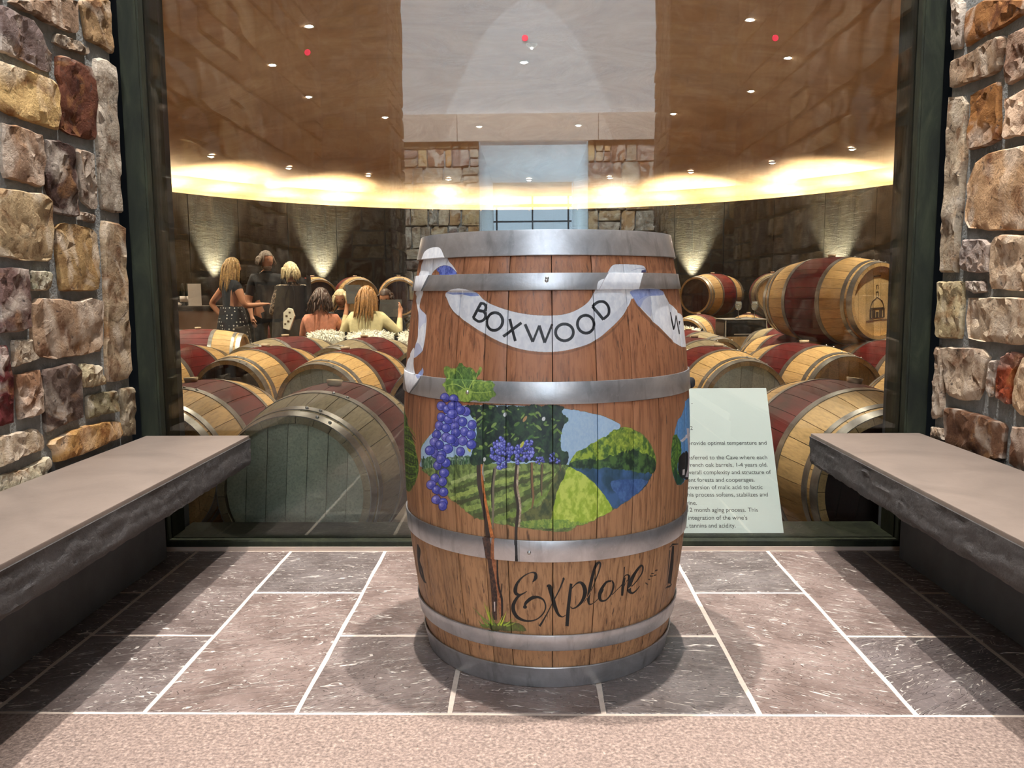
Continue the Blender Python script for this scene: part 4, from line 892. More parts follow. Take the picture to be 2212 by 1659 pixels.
MB().tube([((r+d_)*math.sin(a), -(r+d_)*math.cos(a), z) for d_ in (-0.002, 0.007, 0.012, 0.015)], [0.013, 0.013, 0.011, 0.006], 16).build('bung', M['cloth_black'], pb, smooth=True)

# ================================================================== INFORMATION SIGN
M['sign'] = plain('printed_sign_board', (238, 246, 238), 0.6, var=0.015, scale=6)
M['sign_ink'] = plain('sign_ink', (52, 56, 54), 0.7, var=0.02)
s_b, s_t = np.array(at(1693, 1153.5, 1, 2.66)), np.array(at(1655, 838, 1, 2.66))
kk = s_b[0]/(s_t[0]/2.66); p_t = EYE+(s_t-EYE)*(kk/2.66)   # the board's edge keeps its width: the top lies deeper
z0 = 0.0305; ydeep = p_t[1]; ztop = p_t[2]; L_ = math.hypot(ydeep-2.66, ztop-z0); tilt = math.atan2(ydeep-2.66, ztop-z0)
sg_ = empty('information_sign', (0, 2.66, z0), 0, 'pale green printed sign about cellar aging leaning behind the window', 'sign'); sg_.rotation_euler = (-tilt, 0, 0)
XS1 = s_b[0]; XS0 = 0.28
MB().box((XS0, 0, 0), (XS1, 0.005, L_)).build('board', M['sign'], sg_)
MB().box((0.5, 0.005, 0.02), (0.56, 0.008, L_*0.6)).build('easel_strut', M['sign'], sg_)
MB().box((0.30, 0.004, 0.0), (0.80, 0.040, 0.004)).build('stand_foot', M['steel_rail'], sg_)
lines = [("provide optimal temperature and", 1657, 957), ("transferred to the Cave where each", 1658, 988.5), ("French oak barrels, 1-4 years old.", 1659, 1004.5), ("overall complexity and structure of", 1665, 1020.5), ("different forests and cooperages.", 1631, 1037),
 ("conversion of malic acid to lactic", 1648, 1053), ("This process softens, stabilizes and", 1660, 1069), ("wine.", 1506, 1087), ("and 12 month aging process. This", 1638, 1102), ("the integration of the wine's", 1615, 1119), ("structure, tannins and acidity.", 1590, 1136), ("2", 1497, 925), ("-", 1497, 871)]
ct, st_ = math.cos(tilt), math.sin(tilt)
def on_sign(x, y):
    d = ray(x, y); n_ = np.array([0, -ct, st_]); o_ = np.array([0, 2.66, z0]); t_ = ((o_-EYE)@n_)/(d@n_); P = EYE+t_*d; return P[0], math.hypot(P[1]-2.66, P[2]-z0)
tr = 0
txt_mb = []
for s_, xe, yb in lines:
    cu = bpy.data.curves.new('line', 'FONT'); cu.body = s_; cu.size = 0.0205; cu.offset = 0.0; cu.align_x = 'RIGHT'; cu.space_character = 1.0
    ob = bpy.data.objects.new('line', cu); C.objects.link(ob); dg = bpy.context.evaluated_depsgraph_get(); me = bpy.data.meshes.new_from_object(ob.evaluated_get(dg)); bpy.data.objects.remove(ob)
    X, Zl = on_sign(xe, yb+3.5)
    if s_ == lines[0][0]: w0 = max(v.co.x for v in me.vertices)-min(v.co.x for v in me.vertices); kx_ = (X-on_sign(1487, yb)[0])/w0
    mb = MB(); vv = []
    for v in me.vertices: vv.append((X+v.co.x*kx_, -0.0004, Zl+v.co.y*kx_*1.0))
    mb.add(vv, [tuple(p_.vertices) for p_ in me.polygons]); o = mb.build('printed_line', M['sign_ink'], sg_)
# ================================================================== CELLAR SHELL
YC, RW, ZW, ZF = 9.70, 5.92, 2.315, -0.40
cf = MB(); cf.box((-7.2, YB+0.08, ZF-0.1), (7.2, 17.0, ZF))
ZR = -0.243
cf.box((-7.2, YB+0.08, ZF), (7.2, 8.30, ZR)); cf.box((-7.2, 8.30, ZF), (-2.98, 9.10, ZR)); cf.box((1.5, 8.30, ZF), (7.2, 8.72, ZR)); cf.box((-7.2, 11.5, ZF), (7.2, 17.0, ZR)); cf = cf.build('floor', M['cellar_floor']); tag(cf, kind='structure')
def zdome(r):
    P = [(0, 3.40), (1.4, 3.36), (2.8, 3.22), (4.0, 2.97), (4.9, 2.72), (5.5, 2.63), (5.92, 2.58), (6.4, 2.52), (6.75, 2.48)]
    for (r0, z0), (r1, z1) in zip(P, P[1:]):
        if r <= r1: return z0+(z1-z0)*(r-r0)/(r1-r0)
    return P[-1][1]
prof = [(0.001+6.75*i/40, 0) for i in range(41)]
zs = [zdome(r) for r, _ in prof]
for _ in range(3): zs = [zs[0]]+[(zs[i-1]+2*zs[i]+zs[i+1])/4 for i in range(1, 40)]+[zs[-1]]
mb = MB(); mb.lathe([(r, z) for (r, _), z in zip(prof, zs)], 96, cx=0, cy=YC)
dm = mb.build('ceiling', M['dome'], smooth=True); tag(dm, kind='structure')
# hand-trowelled swirls in the dome plaster
# back wall drum in plaster panels
wl = MB(); wl.lathe([(RW+0.10, ZF), (RW+0.10, ZW-0.02), (RW+0.03, ZW-0.02), (RW+0.03, ZF)], 72, a0=math.radians(50), a1=math.radians(310), cx=0, cy=YC, close=True)
ws = wl.build('wall_cellar', M['cellar_wall'], smooth=False); tag(ws, kind='structure')
NPAN = 30; aa = [math.radians(50+260*i/NPAN) for i in range(NPAN+1)]
for i in range(NPAN):
    split = ZF+1.55+0.0*i
    for (z0, z1) in ((ZF, split-0.003), (split+0.003, ZW)):
        b = MB(); g = 0.0008; dd = RNG.uniform(0, 0.006)
        b.lathe([(RW+0.035, z0), (RW+0.035, z1), (RW-dd, z1), (RW-dd, z0)], 4, a0=aa[i]+g, a1=aa[i+1]-g, cx=0, cy=YC, close=True)
        me = b.mesh('wall_panel'); bm = bmesh.new(); bm.from_mesh(me); bmesh.ops.recalc_face_normals(bm, faces=bm.faces); bm.to_mesh(me); bm.free(); sharp(me, 30)
        link('wall_panel', me, M['cellar_wall'], ws)
# outer shell of the cove and front enclosure
sh = MB(); sh.lathe([(6.85, ZF), (6.85, 3.6)], 72, cx=0, cy=YC, a0=math.radians(40), a1=math.radians(320)); o = sh.build('wall_cove', M['dome']); tag(o, kind='structure')
en = MB()
for sx in (-1, 1):
    a, b = sorted((sx*1.60, sx*7.2)); en.box((a, 2.76, ZF), (b, 2.90, 5.6))
    a, b = sorted((sx*1.24, sx*1.62)); en.box((a, 2.735, ZF), (b, 2.90, 5.6))
    a, b = sorted((sx*5.6, sx*7.2)); en.box((a, 2.9, ZF), (b, 5.4, 5.6))
en.box((-1.25, 2.76, 4.5), (1.25, 2.90, 5.6)); en.box((-7.2, 2.76, 5.5), (7.2, 17, 5.7)); en.box((-7.2, 16.8, ZF), (7.2, 17.0, 5.6)); en.box((-7.2, 5.4, ZF), (-7.0, 17, 5.6)); en.box((7.0, 5.4, ZF), (7.2, 17, 5.6))  # includes an unseen roof box, added to keep sky light out of the cellar
en.box((-1.24, 2.74, ZF), (1.24, 2.80, -0.002))
o = en.build('wall_front', M['concrete']); tag(o, kind='structure')
# ------------------------------------------------------------------ dome downlights
M['lamp_on'] = emis('lamp_lens', (1.0, 0.93, 0.82), 60.0); M['lamp_ring'] = plain('lamp_trim', (210, 200, 188), 0.4, 0.2)
def downlight(x, y, z, power, lab, grp):
    e = empty('ceiling_downlight', (x, y, z), 0, lab, 'light', grp)
    MB().lathe([(0.040, 0.0), (0.052, -0.004), (0.055, 0.0), (0.050, 0.02), (0.040, 0.02)], 16, close=True).build('trim_ring', M['lamp_ring'], e, smooth=True)
    mb = MB(); mb.lathe([(0.0, -0.010), (0.020, -0.009), (0.034, -0.001), (0.036, 0.012), (0.0, 0.012)], 14); mb.build('lens', M['lamp_on'], e, smooth=True)
    if power > 0: lamp('downlight_beam', 'SPOT', (x, y, z-0.03), power*(1 if y > 6.3 else 1.25), WARM, (x*0.80, YC+(y-YC)*0.80, 0) if y > 6.3 else (x, y-0.25, 0.2), spot_size=R_(84), spot_blend=0.8, shadow_soft_size=0.04)
SP = 22
ORD = ['first', 'second', 'third', 'fourth', 'middle', 'sixth', 'seventh', 'eighth', 'ninth']
INN = {0: 'upper row downlight just right of the centre, over the pale beam', 11: 'upper row downlight just left of the centre, over the pale beam', 1: 'upper row downlight at the right edge of the white wall reflection', 10: 'upper row downlight left of the white wall reflection', 2: 'upper row downlight right of centre, second below the right red dot', 9: 'upper row downlight below the left red dot', 3: 'upper row downlight just below the right red dot', 8: 'upper row downlight to the left of the left red dot', 4: 'topmost downlight at the right of the dome', 7: 'topmost downlight at the left of the dome'}
for k in range(SP):
    a = 2*math.pi*k/SP; x, y = 4.88*math.sin(a), YC+4.88*math.cos(a)
    kk_ = k if k <= SP//2 else k-SP
    downlight(x, y, zdome(4.88)-0.012, P_CAVE, (ORD[kk_+4]+' downlight from the left in the lower row of nine on the dome') if abs(kk_) <= 4 else 'downlight of the lower dome row above the window, outside the picture', 'downlights in the lower row of the dome' if abs(kk_) <= 4 else 'downlights of the dome near the window')
for k in range(12):
    a = 2*math.pi*(k+0.5)/12; x, y = 2.80*math.sin(a), YC+2.80*math.cos(a)
    downlight(x, y, zdome(2.80)-0.012, P_CAVE*1.7, INN.get(k, 'upper row downlight above the top edge of the picture'), 'downlights in the inner ring of the dome')
downlight(-0.05, YC-0.02, 3.385, P_CAVE, 'single bright downlight at the crown of the cellar dome', None)
p = EYE+ray(1149, 155)*((8.9)/ray(1149, 155)[1]); e = empty('smoke_detector', (p[0], 8.9, 3.36), 0, 'small round smoke detector beside the crown light of the dome', 'detector')
MB().lathe([(0.0, -0.035), (0.03, -0.033), (0.055, -0.015), (0.06, 0.0), (0.0, 0.0)], 20).build('base', M['lamp_ring'], e, smooth=True); MB().ball((0, 0, -0.038), 0.012, 10).build('indicator', M['lamp_on'], e, smooth=True)
# cove lamps hidden behind the rim of the wall, uplights at its foot
for k in range(26):
    a = math.radians(-116+232*k/25); r = 6.42; v = 1.0+0.45*math.sin(k*2.3)
    lamp('cove_lamp', 'POINT', (r*math.sin(a), YC+r*math.cos(a), 2.12), P_COVE*v, WARMER, shadow_soft_size=0.06)
for k in range(10):
    a = math.radians(-150+300*(k+0.5)/10); r = 6.25
    lamp('cove_wash', 'SPOT', (r*math.sin(a), YC+r*math.cos(a), 2.38), P_WASH, WARM, (0, YC, 3.15), spot_size=R_(80), spot_blend=0.9, shadow_soft_size=0.08)
M['fixture'] = plain('uplight_can', (30, 30, 30), 0.5, 0.4)
for px, lab_ in ((475, 'uplight glowing behind the woman with long blonde hair'), (704, 'uplight with the brightest glow, above the seated brown-haired woman'), (1490, 'uplight glowing just right of the painted barrel'), (1795, 'uplight glowing behind the big upper barrel')):
    d = ray(px, 600); az = math.atan2(d[0], d[1]); s_ = math.sin(az); c_ = math.cos(az)
    t_ = YC*c_+math.sqrt(max(0, (RW-0.14)**2-(YC*s_)**2)); x, y = t_*s_, t_*c_
    e = empty('wall_uplight', (x, y, 0.86), 0, None, 'light', 'uplights along the foot of the cellar wall'); e['label'] = lab_
    MB().lathe([(0.0, -0.06), (0.035, -0.06), (0.04, 0.0), (0.034, 0.0), (0.03, -0.02), (0, -0.02)], 14).build('can', M['fixture'], e, smooth=True)
    MB().lathe([(0, -0.016), (0.028, -0.016), (0.028, -0.012), (0, -0.011)], 12).build('lens', M['lamp_on'], e)
    ux, uy = s_*0.10, c_*0.10
    lamp('uplight_beam', 'SPOT', (x, y, 0.88), P_UP, WARMER, (x+x*0.006, y+(y-YC)*0.012, 2.0), spot_size=R_(62), spot_blend=0.8, shadow_soft_size=0.03)

# ================================================================== CELLAR BARRELS
BL = 0.95; RB, RE = 0.343, 0.283
def rb(z): q = 2*z/BL-1; return RB-(RB-RE)*abs(q)**2.0
CZ = 0.105   # height of the axis of the lower tier
_protos = {}
def hoop_mesh(z0, z1, n=64):
    r0, r1 = rb(z0)+0.0005, rb(z1)+0.0005; th = 0.003
    mb = MB(); mb.lathe([(r0, z0), (r0+th, z0), (r1+th, z1), (r1, z1)], n, close=True); return sharp(mb.mesh('hoop'), 35)
HOOPS = [(0.000, 0.042), (0.062, 0.092), (0.274, 0.312)]
HOOPS = HOOPS+[(BL-b, BL-a) for a, b in HOOPS][::-1]
HM = [hoop_mesh(*h) for h in HOOPS]
def riv_mesh(z, a0):
    mb = MB()
    for da in (0,):
        r = rb(z)+0.004; a = a0+da; mb.ball((r*math.sin(a), -r*math.cos(a), z), 0.007, 8)
    return mb.mesh('rivet', True)
STV = []
for k in range(26):
    a0, a1 = 2*math.pi*k/26+0.004, 2*math.pi*(k+1)/26-0.004; NZ = 18; vs = []; fs = []; na = 3
    for rr in (0, 1):
        for i in range(NZ+1):
            z = BL*i/NZ
            for j in range(na+1):
                a = a0+(a1-a0)*j/na; r = rb(z)-rr*0.026; vs.append((r*math.sin(a), -r*math.cos(a), z))
    q = na+1; n1 = (NZ+1)*q
    for i in range(NZ):
        for j in range(na): fs += [(i*q+j, i*q+j+1, (i+1)*q+j+1, (i+1)*q+j), (n1+i*q+j, n1+(i+1)*q+j, n1+(i+1)*q+j+1, n1+i*q+j+1)]
        fs += [(i*q, (i+1)*q, n1+(i+1)*q, n1+i*q), (i*q+na, n1+i*q+na, n1+(i+1)*q+na, (i+1)*q+na)]
    for j in range(na): fs += [(j, n1+j, n1+j+1, j+1), (NZ*q+j, NZ*q+j+1, n1+NZ*q+j+1, n1+NZ*q+j)]
    me = bpy.data.meshes.new('stave'); me.from_pydata(vs, [], fs); sharp(me, 30); STV.append(me)
bodymb = MB()
for me in STV: bodymb.add([v.co[:] for v in me.vertices], [tuple(p.vertices) for p in me.polygons])
BODY = sharp(bodymb.mesh('body'), 30)
def board_mesh(i, n=7, zz=0.030, R=RE-0.022, flip=False):
    x0, x1 = -R+2*R*i/n+0.0012, -R+2*R*(i+1)/n-0.0012; xs = np.linspace(x0, x1, 7); top = [(x, math.sqrt(max(R*R-x*x, 1e-8))) for x in xs]; ring = top+[(x, -y) for x, y in top[::-1]]
    dz = 0.0008*((i*7) % 3); N = len(ring); a, b = zz+dz, zz+0.018
    vs = [(x, y, a) for x, y in ring]+[(x, y, b) for x, y in ring]; fs = [tuple(range(N)), tuple(range(2*N-1, N-1, -1))]+[(k, N+k, N+(k+1) % N, (k+1) % N) for k in range(N)]
    me = bpy.data.meshes.new('head_board'); me.from_pydata(vs, [], fs); return me
BRD = [board_mesh(i) for i in range(7)]
hb = MB()
for me in BRD: hb.add([v.co[:] for v in me.vertices], [tuple(p.vertices) for p in me.polygons])
HEAD = hb.mesh('head'); hb2 = MB(); hb2.lathe([(0, BL-0.030), (RE-0.02, BL-0.030), (RE-0.02, BL-0.05), (0, BL-0.05)], 32); HEAD2 = hb2.mesh('far_head')
bg = MB(); bg.tube([(0, -RB+0.004, BL/2), (0, -RB-0.020, BL/2)], [0.027, 0.033], 14); BUNG = bg.mesh('bung', True)
STV_B = [m_.copy() for m_ in STV]; BODY_G = BODY.copy(); BRD_G = [m_.copy() for m_ in BRD]; BRD_D = [m_.copy() for m_ in BRD]; HEAD_D = HEAD.copy(); HEAD_G = HEAD.copy()
for lst, mt in ((STV, 'oak'), (STV_B, 'oak_grey'), ([BODY], 'oak'), ([BODY_G], 'oak_grey'), (BRD, 'oak_head'), (BRD_G, 'oak_head_grey'), (BRD_D, 'oak_head_dark'), ([HEAD, HEAD2], 'oak_head'), ([HEAD_D], 'oak_head_dark'), ([HEAD_G], 'oak_head_grey'), (HM, 'hoop'), ([BUNG], 'bung')):
    for me in lst: me.materials.append(M[mt])
RV = [riv_mesh(z, a_+da) for z, a_ in ((0.021, 0.25), (0.077, 0.05), (0.293, 0.15)) for da in (0, 0.17)]
for me in RV: me.materials.append(M['rivet'])
FSPOT = []
def barrel(x, y, zc, az, label, group, near=False, body='oak', head='oak', roll=0.0, bung=True):
    """x, y, zc: centre of the barrel; az: heading (deg) of the axis from near head to far head, 0 = straight away from the window"""
    e = empty('wine_barrel', (0, 0, 0), 0, label, 'barrel', group); a = R_(az)
    ax = Vector((math.sin(a), math.cos(a), 0)); up = Vector((0, 0, 1)); side = ax.cross(up)
    # local z -> ax, local -y -> up (bung side)
    X = side; Y = -up; Z = ax
    mt = Matrix(((X.x, Y.x, Z.x), (X.y, Y.y, Z.y), (X.z, Y.z, Z.z))).to_4x4()
    if mt.to_3x3().determinant() < 0: mt = Matrix(((-X.x, Y.x, Z.x), (-X.y, Y.y, Z.y), (-X.z, Y.z, Z.z))).to_4x4()
    base = Vector((x, y, zc))-ax*(BL/2); e.matrix_world = Matrix.Translation(base) @ mt @ Matrix.Rotation(R_(roll), 4, 'Z')
    if near:
        for me in (STV if body == 'oak' else STV_B): link('stave', me, None, e)
        for me in {'oak': BRD, 'grey': BRD_G, 'dark': BRD_D}[head]: link('head_board', me, None, e)
    else:
        link('body', BODY if body == 'oak' else BODY_G, None, e); link('head', {'oak': HEAD, 'grey': HEAD_G, 'dark': HEAD_D}[head], None, e)
    link('far_head', HEAD2, None, e)
    for me in HM: link('hoop', me, None, e)
    for me in RV: link('rivet', me, None, e)
    if bung: link('bung', BUNG, None, e)
    FSPOT.append((x, y, zc, az)); return e
GL, GU = 'barrels lying on the floor of the cellar', 'barrels stacked on the second tier'
barrel(-0.832, 3.375, CZ, 3, 'large weathered barrel close behind the glass, its grey head facing the window', GL, True, 'grey', 'grey', 4)
barrel(0.06, 3.46, CZ, 2, 'front row barrel hidden straight behind the painted barrel', GL, True, 'oak', 'oak', 5)
barrel(0.37, 5.40, CZ, 0, 'second row barrel hidden straight behind the painted barrel', GL, False)
barrel(0.32, 6.75, CZ, 0, 'third row barrel hidden straight behind the painted barrel', GL, False, 'grey')
barrel(-1.560, 3.79, CZ-0.03, 2, 'barrel at the far left of the front row, cut off by the window post', GL, True, 'oak', 'oak', -3)
barrel(1.275, 3.375, CZ, -3, 'large barrel lying close behind the right bench and the sign', GL, True, 'oak', 'dark', 8)
barrel(2.10, 4.05, CZ, -6, 'barrel half hidden by the right window post just above the bench', GL, True, 'oak', 'oak')
barrel(-1.875, 5.78, CZ, 12, 'barrel with a wine-stained black head, left of the one with the grey head', GL, True, 'oak', 'dark', 2)
barrel(-1.205, 5.46, CZ, 12, 'barrel with a grey stamped head in the middle of the second row', GL, True, 'oak', 'grey', -4)
barrel(-0.500, 5.33, CZ, 10, 'barrel half hidden behind the left edge of the painted barrel', GL, True, 'oak', 'dark')
barrel(-2.66, 6.05, CZ, 14, 'pale barrel at the left window post, left of the black-headed one', GL, True, 'oak', 'oak')
barrel(1.235, 5.50, CZ, -11, 'barrel with a dark recessed head right of the painted barrel, above the sign', GL, True, 'oak', 'grey', 3)
barrel(1.925, 5.80, CZ, -15, 'barrel with orange-brown staves directly below the big upper barrel', GL, True, 'oak', 'oak', -2)
barrel(2.640, 6.00, CZ, -15, 'barrel peeping past the right window post under the upper barrel', GL, False)
barrel(2.400, 6.64, 0.728, -25, 'big upper-tier barrel at the right with a house drawing on its pale head', GU, True, 'oak', 'oak', -3)
barrel(2.25, 6.99, CZ, -25, 'barrel in deep shade straight under the big upper barrel', GL, False)
barrel(2.99, 7.14, CZ, -25, 'barrel in deep shade under the right end of the upper barrel', GL, False)
barrel(-2.10, 7.05, CZ, 25, 'dark red barrel behind the black-headed one', GL, False, 'grey')
barrel(-1.38, 6.86, CZ, 22, 'dark red barrel behind the grey-headed one, before the sheepskin chairs', GL, False, 'grey')
barrel(-0.66, 6.62, CZ, 20, 'pale barrel behind the row, touching the left edge of the painted barrel', GL, False, 'grey', 'dark')
barrel(-3.50, 8.65, CZ, 84, 'barrel lying sideways below the serving counter, both ends in view', GL, False, 'oak')
barrel(-4.70, 11.72, CZ, 60, 'pale barrel with a pinkish band between the counter and the sideways barrel', GL, False)
barrel(-3.96, 12.05, CZ, 35, 'pale barrel behind the dotted skirt of the woman with long hair', GL, False)
barrel(1.30, 6.55, CZ, -14, 'dim red barrel behind the dark-headed one right of the painted barrel', GL, False, 'grey')
barrel(1.48, 7.74, CZ, -28, 'dim grey barrel between the right barrels and the black drinks cart', GL, False, 'grey')
barrel(2.66, 8.36, CZ, -28, 'dim barrel left below the big upper barrel, behind the orange one', GL, False, 'grey')
barrel(2.92, 13.35, 0.725, 46, 'small distant upper barrel, its red band to the right, near a wall glow', GU, False, 'oak', 'dark')
barrel(3.80, 13.10, 0.725, 10, 'small distant dim barrel just left of the big upper barrel', GU, False, 'grey', 'oak')
barrel(2.05, 13.70, 0.725, 30, 'small distant barrel half hidden by the right edge of the painted barrel', GU, False, 'oak', 'dark')
barrel(2.55, 12.55, CZ, 34, 'distant barrel on the floor under the small red-banded one', GL, False, 'oak', 'dark')
barrel(3.35, 12.75, CZ, 20, 'distant barrel on the floor behind the drinks cart', GL, False, 'oak', 'oak')
barrel(1.66, 11.92, CZ, 34, 'distant pale barrel right beside the edge of the painted barrel', GL, False, 'oak', 'oak')
barrel(4.10, 12.75, CZ, 8, 'distant barrel on the floor under the dim upper one', GL, False, 'grey', 'oak')
for i, (px, yy, azz) in enumerate(((676, 13.1, -28), (768, 13.3, -22), (862, 13.4, -10))):
    d = ray(px, 640); x = d[0]/d[1]*yy
    lab = ['above the brown-haired seated woman', 'left of the long blonde hair', 'at the left edge of the painted barrel'][i]
    barrel(x, yy, 0.725, azz, 'distant upper barrel '+lab, GU, False, 'oak', 'oak' if i % 2 else 'dark')
    barrel(x-0.36, yy, CZ, azz, 'distant lower barrel '+lab, GL, False, 'oak', 'oak')
    if i == 2: barrel(x+0.36, yy, CZ, azz, 'distant lower barrel hidden behind the painted barrel', GL, False, 'oak', 'oak')
# house drawing and stamp on barrel heads
M['brand'] = plain('burnt_brand', (60, 40, 26), 0.8, var=0.1)
def draw_on(bar, shapes, name, lab=None):
    mb = MB(); zz = 0.0285
    for s_ in shapes:
        if s_[0] == 'r':
            _, x0, y0, x1, y1 = s_; mb.box((x0, y0, zz-0.001), (x1, y1, zz+0.002))
        else:
            _, x0, y0, x1, y1, w_ = s_; d = Vector((x1-x0, y1-y0, 0)).normalized(); n = Vector((-d.y, d.x, 0))*w_/2
            q = [Vector((x0, y0, 0))+n, Vector((x0, y0, 0))-n, Vector((x1, y1, 0))-n, Vector((x1, y1, 0))+n]; mb.add([(p.x, p.y, zz-0.001) for p in q]+[(p.x, p.y, zz+0.002) for p in q], [(0, 1, 2, 3), (7, 6, 5, 4), (0, 4, 5, 1), (1, 5, 6, 2), (2, 6, 7, 3), (3, 7, 4, 0)])
    return mb.build(name, M['brand'], bar)
def find_b(txt): return [o for o in C.objects if o.get('label', '').startswith(txt)][0]
ub = find_b('big upper-tier')
W = 0.004
house = [('l',-0.11,0.14,0.11,0.14,W),('l',-0.07,0.05,0.07,0.05,W*1.2),('r',-0.075,0.055,0.075,0.06),('r',-0.075,0.12,0.075,0.125),('r',-0.075,0.06,-0.06,0.125),('r',0.06,0.06,0.075,0.125),('r',-0.05,0.065,-0.02,0.12),('r',0.02,0.065,0.05,0.12),('r',-0.012,0.08,0.012,0.12),
 ('l',-0.07,0.05,-0.05,0.0,W),('l',0.07,0.05,0.05,0.0,W),('l',-0.05,0.0,0,-0.03,W),('l',0.05,0.0,0,-0.03,W),('l',-0.01,-0.03,-0.01,-0.07,W),('l',0.01,-0.03,0.01,-0.07,W),('l',-0.01,-0.07,0.01,-0.07,W),('l',-0.008,-0.09,-0.008,-0.12,W),('l',0.008,-0.09,0.008,-0.12,W),('l',-0.008,-0.12,0.008,-0.12,W),('r',-0.035,-0.19,0.035,-0.182)]
draw_on(ub, house, 'house_drawing')
def letters_ana(cx, y0, h, w_):
    s_ = []
    for k, ch in enumerate('ANA'):
        x = cx+(k-1)*h*1.0
        if ch == 'A': s_ += [('l', x-h*0.35, y0+h, x, y0, w_), ('l', x+h*0.35, y0+h, x, y0, w_), ('l', x-h*0.2, y0+h*0.62, x+h*0.2, y0+h*0.62, w_)]
        else: s_ += [('l', x-h*0.3, y0+h, x-h*0.3, y0, w_), ('l', x+h*0.3, y0+h, x+h*0.3, y0, w_), ('l', x-h*0.3, y0, x+h*0.3, y0+h, w_)]
    return s_
draw_on(find_b('barrel with a grey stamped'), letters_ana(0, -0.13, 0.05, 0.009), 'head_stamp')
# ================================================================== PEOPLE
def skin_mesh(name, verts, edges, mats, root=0, sub=1):
    """verts: list of (pos, (rx, ry), mat)"""
    me = bpy.data.meshes.new(name+'_cage'); me.from_pydata([v[0] for v in verts], edges, []); ob = bpy.data.objects.new(name+'_cage', me); C.objects.link(ob)
    ob.modifiers.new('Skin', 'SKIN'); sd = me.skin_vertices[0].data
    for i, v in enumerate(verts): sd[i].radius = v[1]; sd[i].use_root = (i == root)
    s_ = ob.modifiers.new('Sub', 'SUBSURF'); s_.levels = sub; s_.render_levels = sub
    dg = bpy.context.evaluated_depsgraph_get(); dg.update(); out = bpy.data.meshes.new_from_object(ob.evaluated_get(dg)); bpy.data.objects.remove(ob); bpy.data.meshes.remove(me)
    P = np.array([v[0] for v in verts], float); E_ = [(a, b) for a, b in edges]; A = P[[a for a, b in E_]]; B_ = P[[b for a, b in E_]]; D = B_-A; L2 = (D**2).sum(1)+1e-9
    out.materials.clear()
    for m_ in mats: out.materials.append(m_)
    for p in out.polygons:
        c = np.array(p.center); t = np.clip(((c-A)*D).sum(1)/L2, 0, 1); q = A+D*t[:, None]; d2 = ((c-q)**2).sum(1); k = int(np.argmin(d2)); a, b = E_[k]
        p.material_index = verts[a][2] if t[k] < 0.5 else verts[b][2]; p.use_smooth = True
    return out
def add_hand(V, E_, wrist, dirv, nrm, side, mat, curl=0.5, sc=1.0):
    """palm plus five separate fingers, rooted in the palm; nrm = back of the hand"""
    d = Vector(dirv).normalized(); n = Vector(nrm).normalized(); s_ = d.cross(n).normalized()*side; w = Vector(V[wrist][0])
    palm = w+d*0.045*sc; V.append((palm[:], (0.030*sc, 0.018*sc), mat)); pi_ = len(V)-1; E_.append((wrist, pi_))
    k1 = w+d*0.075*sc; V.append((k1[:], (0.032*sc, 0.014*sc), mat)); ki = len(V)-1; E_.append((pi_, ki))
    for j, (off, ln) in enumerate(((-0.028, 0.066), (-0.010, 0.078), (0.009, 0.072), (0.027, 0.056))):
        a = k1+s_*off*sc+d*0.010*sc; b = a+d*ln*0.5*sc-n*0.012*curl*sc; c = b+d*ln*0.40*sc*(1-curl*0.5)-n*0.030*curl*sc
        i0 = len(V); V.append((a[:], (0.0085*sc, 0.0085*sc), mat)); V.append((b[:], (0.0075*sc, 0.0075*sc), mat)); V.append((c[:], (0.006*sc, 0.006*sc), mat)); E_ += [(ki, i0), (i0, i0+1), (i0+1, i0+2)]
    a = palm-s_*0.030*sc; b = a+d*0.030*sc-s_*0.016*sc-n*0.008*sc; c = b+d*0.026*sc-n*0.006*sc; i0 = len(V)
    V.append((a[:], (0.010*sc, 0.010*sc), mat)); V.append((b[:], (0.009*sc, 0.009*sc), mat)); V.append((c[:], (0.007*sc, 0.007*sc), mat)); E_ += [(pi_, i0), (i0, i0+1), (i0+1, i0+2)]
def head_mesh(c, yaw, pitch=0.0, sc=1.0):
    """face with brow, nose, mouth, chin and ears; material slots: 0 skin, 1 eye, 2 lips"""
    mb = MB(); n, m2 = 26, 18; vs = []
    for i in range(m2+1):
        t = -math.pi/2+math.pi*i/m2
        for k in range(n):
            a = 2*math.pi*k/n; x = 0.074*math.cos(t)*math.sin(a); y = 0.094*math.cos(t)*math.cos(a); z = 0.116*math.sin(t)
            if z < 0: x *= 1-0.30*(-z/0.116)**1.3; y *= 1-0.10*(-z/0.116)
            if y > 0.03:
                f = math.exp(-(x/0.016)**2); g = math.exp(-((z+0.012)/0.020)**2); y += 0.020*f*g            # nose
                y -= 0.010*math.exp(-((abs(x)-0.030)/0.014)**2)*math.exp(-((z-0.012)/0.014)**2)            # eye sockets
                y += 0.005*math.exp(-((z-0.034)/0.012)**2); y += 0.006*f*math.exp(-((z+0.055)/0.010)**2)+0.009*math.exp(-(x/0.022)**2)*math.exp(-((z+0.098)/0.018)**2)
            vs.append((x, y, z))
    fs = [(i*n+k, i*n+(k+1) % n, (i+1)*n+(k+1) % n, (i+1)*n+k) for i in range(m2) for k in range(n)]; mb.add(vs, fs, 0)
    for s_ in (-1, 1):
        mb.ball((s_*0.030, 0.077, 0.012), (0.011, 0.007, 0.006), 8, 1); mb.ball((s_*0.074, 0.0, 0.0), (0.010, 0.018, 0.030), 8, 0)
    mb.ball((0, 0.086, -0.055), (0.022, 0.006, 0.006), 8, 2)
    R1 = Matrix.Rotation(yaw, 3, 'Z') @ Matrix.Rotation(pitch, 3, 'X')
    mb.v = [tuple(R1 @ Vector(v)*sc+Vector(c)) for v in mb.v]; return mb, R1
